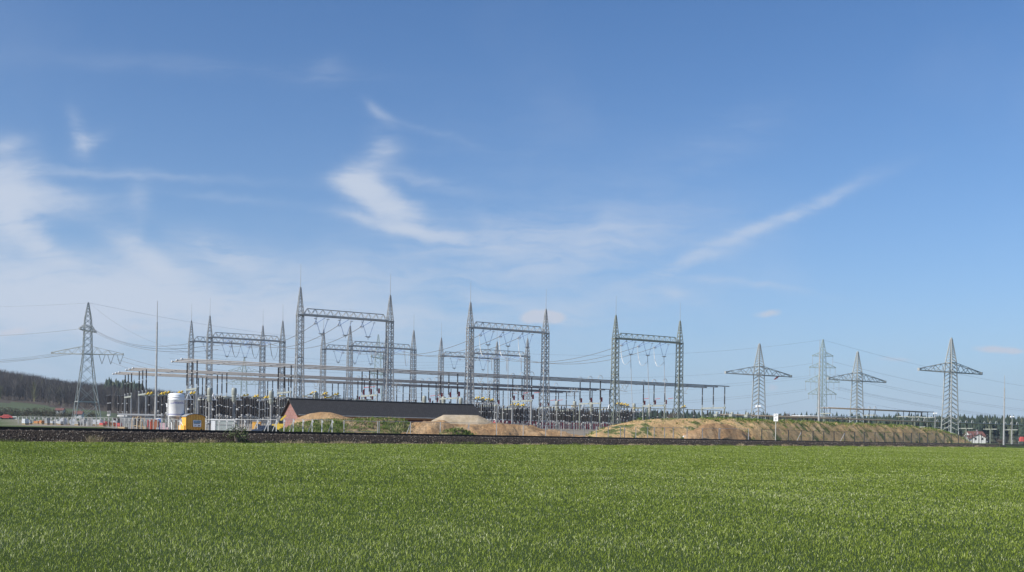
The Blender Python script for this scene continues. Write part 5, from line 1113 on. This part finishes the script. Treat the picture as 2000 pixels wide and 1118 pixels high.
# ---------------------------------------------------------------- fences
def fence(posts, Y, top, hgt, label, mat, braces=(), knobs=False, rails=(1.0,), gate=None, mesh=True, dark=False):
    c = P(posts[0], 840, Y(posts[0])); base = Vector((c.x, c.y, 0)); g = thing('wire_fence', label, 'fence', base); tops = []
    for i, px in enumerate(posts):
        t_ = P(px, top(px), Y(px)) - base; tops.append(t_); b = MB(); b.bar(t_ - Vector((0, 0, hgt)), t_, .14 if mat == 'dark_post' else .10, caps=True)
        if knobs: b.box(t_ - Vector((-.06, .06, .28)), (.22, .10, .22))
        b.build('post', MT[mat], g)
        if i in braces: b = MB(); q = P(px - 13, 840, Y(px)) - base; q.z = t_.z - hgt * .95; b.bar(q, t_ - Vector((0, 0, .25)), .07, caps=True); b.build('brace', MT['bright'], g)
    b = MB()
    for a, c in zip(tops, tops[1:]):
        for f_ in rails: b.bar(a - Vector((0, 0, hgt * (1 - f_) + .03)), c - Vector((0, 0, hgt * (1 - f_) + .03)), .045)
    if b.v: b.build('top_rail', MT[mat], g)
    if mesh:
        b = MB()
        for a, c in zip(tops, tops[1:]):
            for q in np.linspace(.08, .95, 9): b.bar(a - Vector((0, 0, hgt * q)), c - Vector((0, 0, hgt * q)), .006)
            L_ = (c - a).length; k = max(2, int(L_ / .3))
            for j in range(1, k): p_ = a.lerp(c, j / k); b.bar(p_, p_ - Vector((0, 0, hgt)), .006)
        b.build('wire_mesh', MT['wire'], g)
    return g
ft = lambda px: lerp_list([(540, 818), (600, 819), (740, 822.5), (1000, 827.5), (1090, 832), (1250, 834), (1330, 835.5), (1470, 838), (1600, 842), (1800, 846.5), (1900, 850), (2000, 853)], px)
fence([555, 573, 592, 610, 629, 649], fence_y, ft, 2.6, 'new wire fence with white post caps in front of the grassy bank', 'bright', (1, 3, 5), True)
fence([672, 738], fence_y, lambda px: ft(px) + .6, 2.6, 'wide grey site gate between the grassy bank and the earth bank', 'steel', (), False, (1.0, .5))
fence([741, 802, 860, 916, 970, 1022, 1066, 1096, 1121, 1141], fence_y, ft, 2.6, 'temporary wire fence in front of the brown earth bank', 'steel', (1, 3), False)
fence([1165, 1188, 1212, 1220, 1242, 1265, 1278, 1298, 1315, 1342, 1372, 1404], fence_y, ft, 2.6, 'temporary wire fence at the left half of the long mound', 'steel', (), False)
fence([1406, 1462], fence_y, ft, 2.7, 'wide pale gate in front of the bare earth heap', 'bright', (), False, (1.0,))
fence([1488, 1515, 1540, 1565, 1588, 1609, 1629, 1650, 1669, 1688, 1709, 1728, 1746, 1764, 1780, 1796, 1812, 1828, 1844, 1858, 1872, 1885, 1899, 1912, 1926, 1940, 1952, 1964, 1976, 1988, 2000, 2012], fence_y, ft, 2.9, 'dark wire fence along the right half of the long mound', 'dark_post', (3, 7), False)
lf = lambda px: lerp_list([(0, 813), (30, 814), (160, 815), (260, 817), (345, 819), (560, 819.5)], px); ly = lambda px: lerp_list([(0, 175), (120, 155), (350, 128), (560, 122)], px)
fence(list(range(36, 350, 8)), ly, lf, 2.3, 'close-set temporary fence around the left construction yard', 'steel', (), True, (1.0,))
fence([402, 428, 443, 458, 478, 503, 524, 540], ly, lf, 2.3, 'wire fence between the yellow trailer and the grassy bank', 'bright', (3, 5, 6, 7), True)

# ---------------------------------------------------------------- kilometre post by the track
kp = P(1514.5, 868, 139); kt = P(1517.5, 808.5, 139); h = kt.z - kp.z; g = thing('kilometre_post', 'railway kilometre post with a white plate reading 29 and 0', 'sign', kp, -.35)
b = MB(); b.path([(0, .06, -.4), (0, .06, h)], .075, 10); b.build('pole', paint('concrete_pole', (.40, .39, .34), .7), g)
w_, hh_ = wpx(8.4, 139), wpx(14.6, 139); b = MB(); b.box((0, -.04, h - hh_ / 2), (w_, .05, hh_)); b.build('plate', MT['white'], g); b = MB(); b.box((w_ / 2 - .03, .04, h - hh_ / 2), (.05, .12, hh_ * .98)); b.box((0, .0, h - hh_ / 2), (w_ * .9, .02, hh_ * .98)); b.build('plate_back', MT['black'], g)
for s_, z in (('29', h - hh_ * .27), ('0', h - hh_ * .74)):
    me = text_mesh(s_, .46); me.transform(Matrix.Translation((0, -.072, z)) @ Matrix.Rotation(R(90), 4, 'X')); me.materials.append(MT['black']); o = bpy.data.objects.new('numeral', me); COL.objects.link(o); o.parent = g

# ---------------------------------------------------------------- houses
MT['roof_red'] = paint('red_tiles', (.17, .075, .06), .9, 0, .15, 1); MT['render'] = paint('white_render', (.55, .55, .53), .8, 0, .05, .5)
def house(px, pyb, Y, W_, D_, hw_, hr, rz, label, wall='render', nwin=2):
    p = P(px, pyb, Y); g = thing('house', label, 'house', p, rz, None)
    b = MB(); vs = [(-W_ / 2, -D_ / 2, -1), (W_ / 2, -D_ / 2, -1), (W_ / 2, D_ / 2, -1), (-W_ / 2, D_ / 2, -1), (-W_ / 2, -D_ / 2, hw_), (W_ / 2, -D_ / 2, hw_), (W_ / 2, D_ / 2, hw_), (-W_ / 2, D_ / 2, hw_), (-W_ / 2, 0, hr), (W_ / 2, 0, hr)]
    b.add(vs, [(0, 1, 5, 4), (2, 3, 7, 6), (3, 0, 4, 8, 7), (1, 2, 6, 9, 5)]); b.build('wall', MT[wall], g)
    b = MB(); e = .4; dz = (hr - hw_) / (D_ / 2) * e
    for s in (-1, 1):
        a = [(-W_ / 2 - e, 0, hr + .12), (W_ / 2 + e, 0, hr + .12), (W_ / 2 + e, s * (D_ / 2 + e), hw_ - dz + .12), (-W_ / 2 - e, s * (D_ / 2 + e), hw_ - dz + .12)]; lo = [(v[0], v[1], v[2] - .14) for v in a]
        b.add(a + lo, [(0, 1, 2, 3), (7, 6, 5, 4), (3, 2, 6, 7), (0, 3, 7, 4), (1, 5, 6, 2)])
    rf = b.build('roof', MT['roof_red'], g); b = MB(); b.box((W_ * .2, .4, hr + .3), (.6, .6, 1.2)); b.build('chimney', MT['brick'], rf)
    for i in range(nwin):
        x = -W_ / 2 + W_ * (i + .5) / nwin; b = MB(); b.box((x, -D_ / 2 - .02, hw_ * .55), (1.1, .1, 1.2)); f_ = b.build('window', MT['bright'], g); b = MB(); b.box((x, -D_ / 2 - .08, hw_ * .55), (.9, .05, 1.0)); b.build('pane', MT['glass'], f_)
    for y in (-1.3, 1.3): b = MB(); b.box((-W_ / 2 - .02, y, hw_ * .9), (.1, .9, 1.1)); f_ = b.build('window', MT['bright'], g); b = MB(); b.box((-W_ / 2 - .08, y, hw_ * .9), (.05, .7, .9)); b.build('pane', MT['glass'], f_)
    return g
house(1911, 867, 430, 6, 5.6, 2.3, 4.1, 1.2, 'white gabled house at the far right behind the fence')
house(1903, 862, 470, 7, 6, 2.4, 4.4, .1, 'red-roofed house peeping out behind the white gabled house')
house(1894, 866, 450, 3.6, 4, 2.2, 3.4, .2, 'small outbuilding left of the white gabled house', nwin=1)
house(117.5, 806.5, 560, 4.0, 4, 1.4, 2.4, .1, 'small red-roofed barn higher on the green slope', nwin=1)
house(153, 814, 520, 4.4, 4, 1.4, 2.8, .1, 'red-roofed barn seen between the legs of the left pylon', nwin=1)
b = MB(); b.box((0, 0, .55), (.9, 1.2, 1.1)); b.box((.1, 0, 1.2), (.7, .9, .3)); tag(b.build('red_van', MT['red_hot'], None, P(1995, 862.5, 300)), 'small red van parked at the right edge behind the fence', 'van')
b = MB()
for s in (-.7, .7): b.path([(s, -1.15, .0), (s, -.95, .0)], .36, 12)
# ---------------------------------------------------------------- trees and bushes
def leafless(label, group, h, seed, spread=.45, col=None):
    r_ = random.Random(seed); g = thing('bare_tree', label, 'tree', (0, 0, 0), 0, group); tips = []
    bt = MB(); bt.path([(0, 0, -.3), (.05, 0, h * .18), (0, .05, h * .36)], [h * .028, h * .022, h * .018], 7); bt.build('trunk', MT['bark'], g)
    b = MB()
    def grow(p, d, ln, r, lv):
        q = p + d * ln; m = p.lerp(q, .5) + Vector((r_.gauss(0, .04), r_.gauss(0, .04), .02)) * ln
        b.path([p, m, q], [r, r * .8, r * .55], 4 if lv else 5, caps=False)
        if lv >= 4: return
        for _ in range(3 if lv < 3 else 4):
            nd = (d + Vector((r_.gauss(0, spread), r_.gauss(0, spread), r_.gauss(.12, .25)))).normalized(); grow(q if r_.random() < .6 else m, nd, ln * r_.uniform(.62, .86), max(.012, r * .55), lv + 1)
    for k in range(6):
        a = k * 1.05 + r_.random(); grow(Vector((0, 0, h * r_.uniform(.14, .34))), Vector((math.cos(a) * .55, math.sin(a) * .55, 1)).normalized(), h * .22, h * .014, 0)
    b.build('crown', MT['twig'], g); return g
MT['bark'] = paint('grey_bark', (.12, .10, .085), .9, 0, .2, 2); MT['twig'] = paint('grey_brown_twigs', (.15, .115, .095), .9, 0, .2, 1)
for i, (px, top, Y, lab) in enumerate(((1519, 803, 330, 'leafless tree left of the kilometre post'), (1537, 799.5, 330, 'tallest leafless tree right of the kilometre post'), (1552, 803, 335, 'leafless tree at the right end of the clump near the kilometre post'), (1311, 795, 300, 'leafless tree behind the last tower of the front row'))):
    p = P(px, 828, Y); hT = P(px, top, Y).z - p.z; o = leafless(lab, 'bare trees behind the mound', hT * .86, 5 + i, .5); o.location = p
def bush(label, group, seed, mat, n=900, rx=2.6, rz=2.4):
    r_ = random.Random(seed); g = thing('bush', label, 'bush', (0, 0, 0), 0, group); b = MB()
    for _ in range(7): a = r_.random() * 6.28; b.path([(0, 0, -.4), (math.cos(a) * rx * .25, math.sin(a) * rx * .25, rz * .8), (math.cos(a) * rx * .5, math.sin(a) * rx * .5, rz * 1.5)], [.07, .05, .02], 4, caps=False)
    b.build('stems', MT['bark'], g); b = MB()
    for _ in range(n):
        a, e_, q = r_.random() * 6.28, math.acos(r_.uniform(-.7, 1)), r_.random() ** .4
        lump = 1 + .25 * math.sin(3 * a + seed) * math.sin(2 * e_ + seed)
        c = Vector((math.cos(a) * math.sin(e_) * rx * q * lump, math.sin(a) * math.sin(e_) * rx * q * lump, rz * (1 + math.cos(e_) * q * lump)))
        d1 = Vector((r_.gauss(0, 1), r_.gauss(0, 1), r_.gauss(0, 1))).normalized() * rx * .10; d2 = Vector((r_.gauss(0, 1), r_.gauss(0, 1), r_.gauss(0, 1))).normalized() * rx * .10
        b.add([c - d1, c + d2, c + d1], [(0, 1, 2)])
    b.build('crown', MT[mat], g); return g
MT['bud'] = paint('budding_brown_leaves', (.085, .075, .04), .85, 0, .35, .5); MT['olive'] = paint('olive_leaves', (.075, .10, .03), .8, 0, .35, 2)
bpr = [bush('', '', s, m) for s, m in ((3, 'bud'), (9, 'olive'))]
for i, (px, w_, top, kind, Y) in enumerate(((-8, 30, 795, 0, 470), (12, 26, 795, 0, 480), (30, 26, 797, 0, 470), (20, 12, 806, 1, 430), (52, 22, 797, 0, 480), (70, 24, 796, 0, 470), (88, 24, 796.5, 0, 480), (104, 18, 799, 0, 470), (124, 26, 802, 0, 440), (140, 14, 803, 0, 470), (178, 22, 804, 0, 440))):
    o = bpr[kind] if (i == 0 and kind == 0) or (i == 3) else copy_tree(bpr[kind]); p = P(px, 820, Y); p.z = ground_z(p.x, p.y) + .3; hT = P(px, top, Y).z - p.z
    tag(o, ('pale green low bush behind the red car' if kind else f'{ORD[i]} from the left of the brown budding bushes behind the left road'), group='bushes behind the road'); o.location = p; o.rotation_euler = (0, 0, i * 1.3); q = wpx(w_, Y) / 5.2; o.scale = (q, q, hT / 4.8)
k_ = (410 - CX) / F; s = (k_ * T0.y - T0.x) / (TX - k_ * TY); o = bush('thin olive green shrub growing on the ballast bank below the trailer', None, 17, 'olive', 420, .72, .55); p = TP(s, 2.7, -.62); o.location = p
o = leafless('small bare sapling on the bank near the right edge', None, 1.9, 31, .5); k_ = (1926 - CX) / F; s = (k_ * T0.y - T0.x) / (TX - k_ * TY); o.location = TP(s, 3.0, -.7); o.scale = (1.0, 1.0, 1.25)
p = yard(1371, 853, 150); b = MB()
for _ in range(60): a = rng.random() * 6.28; q = Vector((rng.gauss(0, .5), rng.gauss(0, .3), .1)); b.path([q, q + Vector((math.cos(a) * .7, math.sin(a) * .3, rng.uniform(.1, .7)))], [.03, .012], 4)
tag(b.build('brushwood', MT['bark'], None, p), 'dark heap of dead branches in front of the bare earth heap', 'brushwood')
# road at the far left
b = MB()
ra, rb = P(-250, 819.3, 352), P(34, 818.6, 345)
b.add([ra + Vector((0, 0, .25)), rb + Vector((0, 0, .25)), rb + Vector((0, 6, .3)), ra + Vector((0, 6, .3)), ra - Vector((0, .4, 1)), rb - Vector((0, .4, 1))], [(0, 1, 2, 3), (4, 5, 1, 0)]); tag(b.build('road', MT['concrete']), 'pale country road at the far left', 'road', kind='structure')
b = MB()
for i in range(14): q = ra.lerp(rb, i / 13) + Vector((0, -.5, 0)); b.bar(q, q + Vector((0, 0, .75)), .12)
b.bar(ra + Vector((0, -.5, .7)), rb + Vector((0, -.5, .7)), .06, .3); tag(b.build('guard_rail', MT['bright']), 'pale guard rail along the far left road', 'guard rail')

# ---------------------------------------------------------------- the air
b = MB(); b.box((0, 1500, 96), (4400, 3200, 210)); t = NT('air'); t.n.remove(t.b); pv_ = t.node('ShaderNodeVolumePrincipled'); pv_.inputs['Color'].default_value = (.80, .88, 1.0, 1); pv_.inputs['Density'].default_value = 0.00013; pv_.inputs['Anisotropy'].default_value = 0.2
t.l.new(pv_.outputs[0], t.n['Material Output'].inputs['Volume']); tag(b.build('haze', t.m), 'thin pale air haze over the landscape', 'haze', kind='stuff')
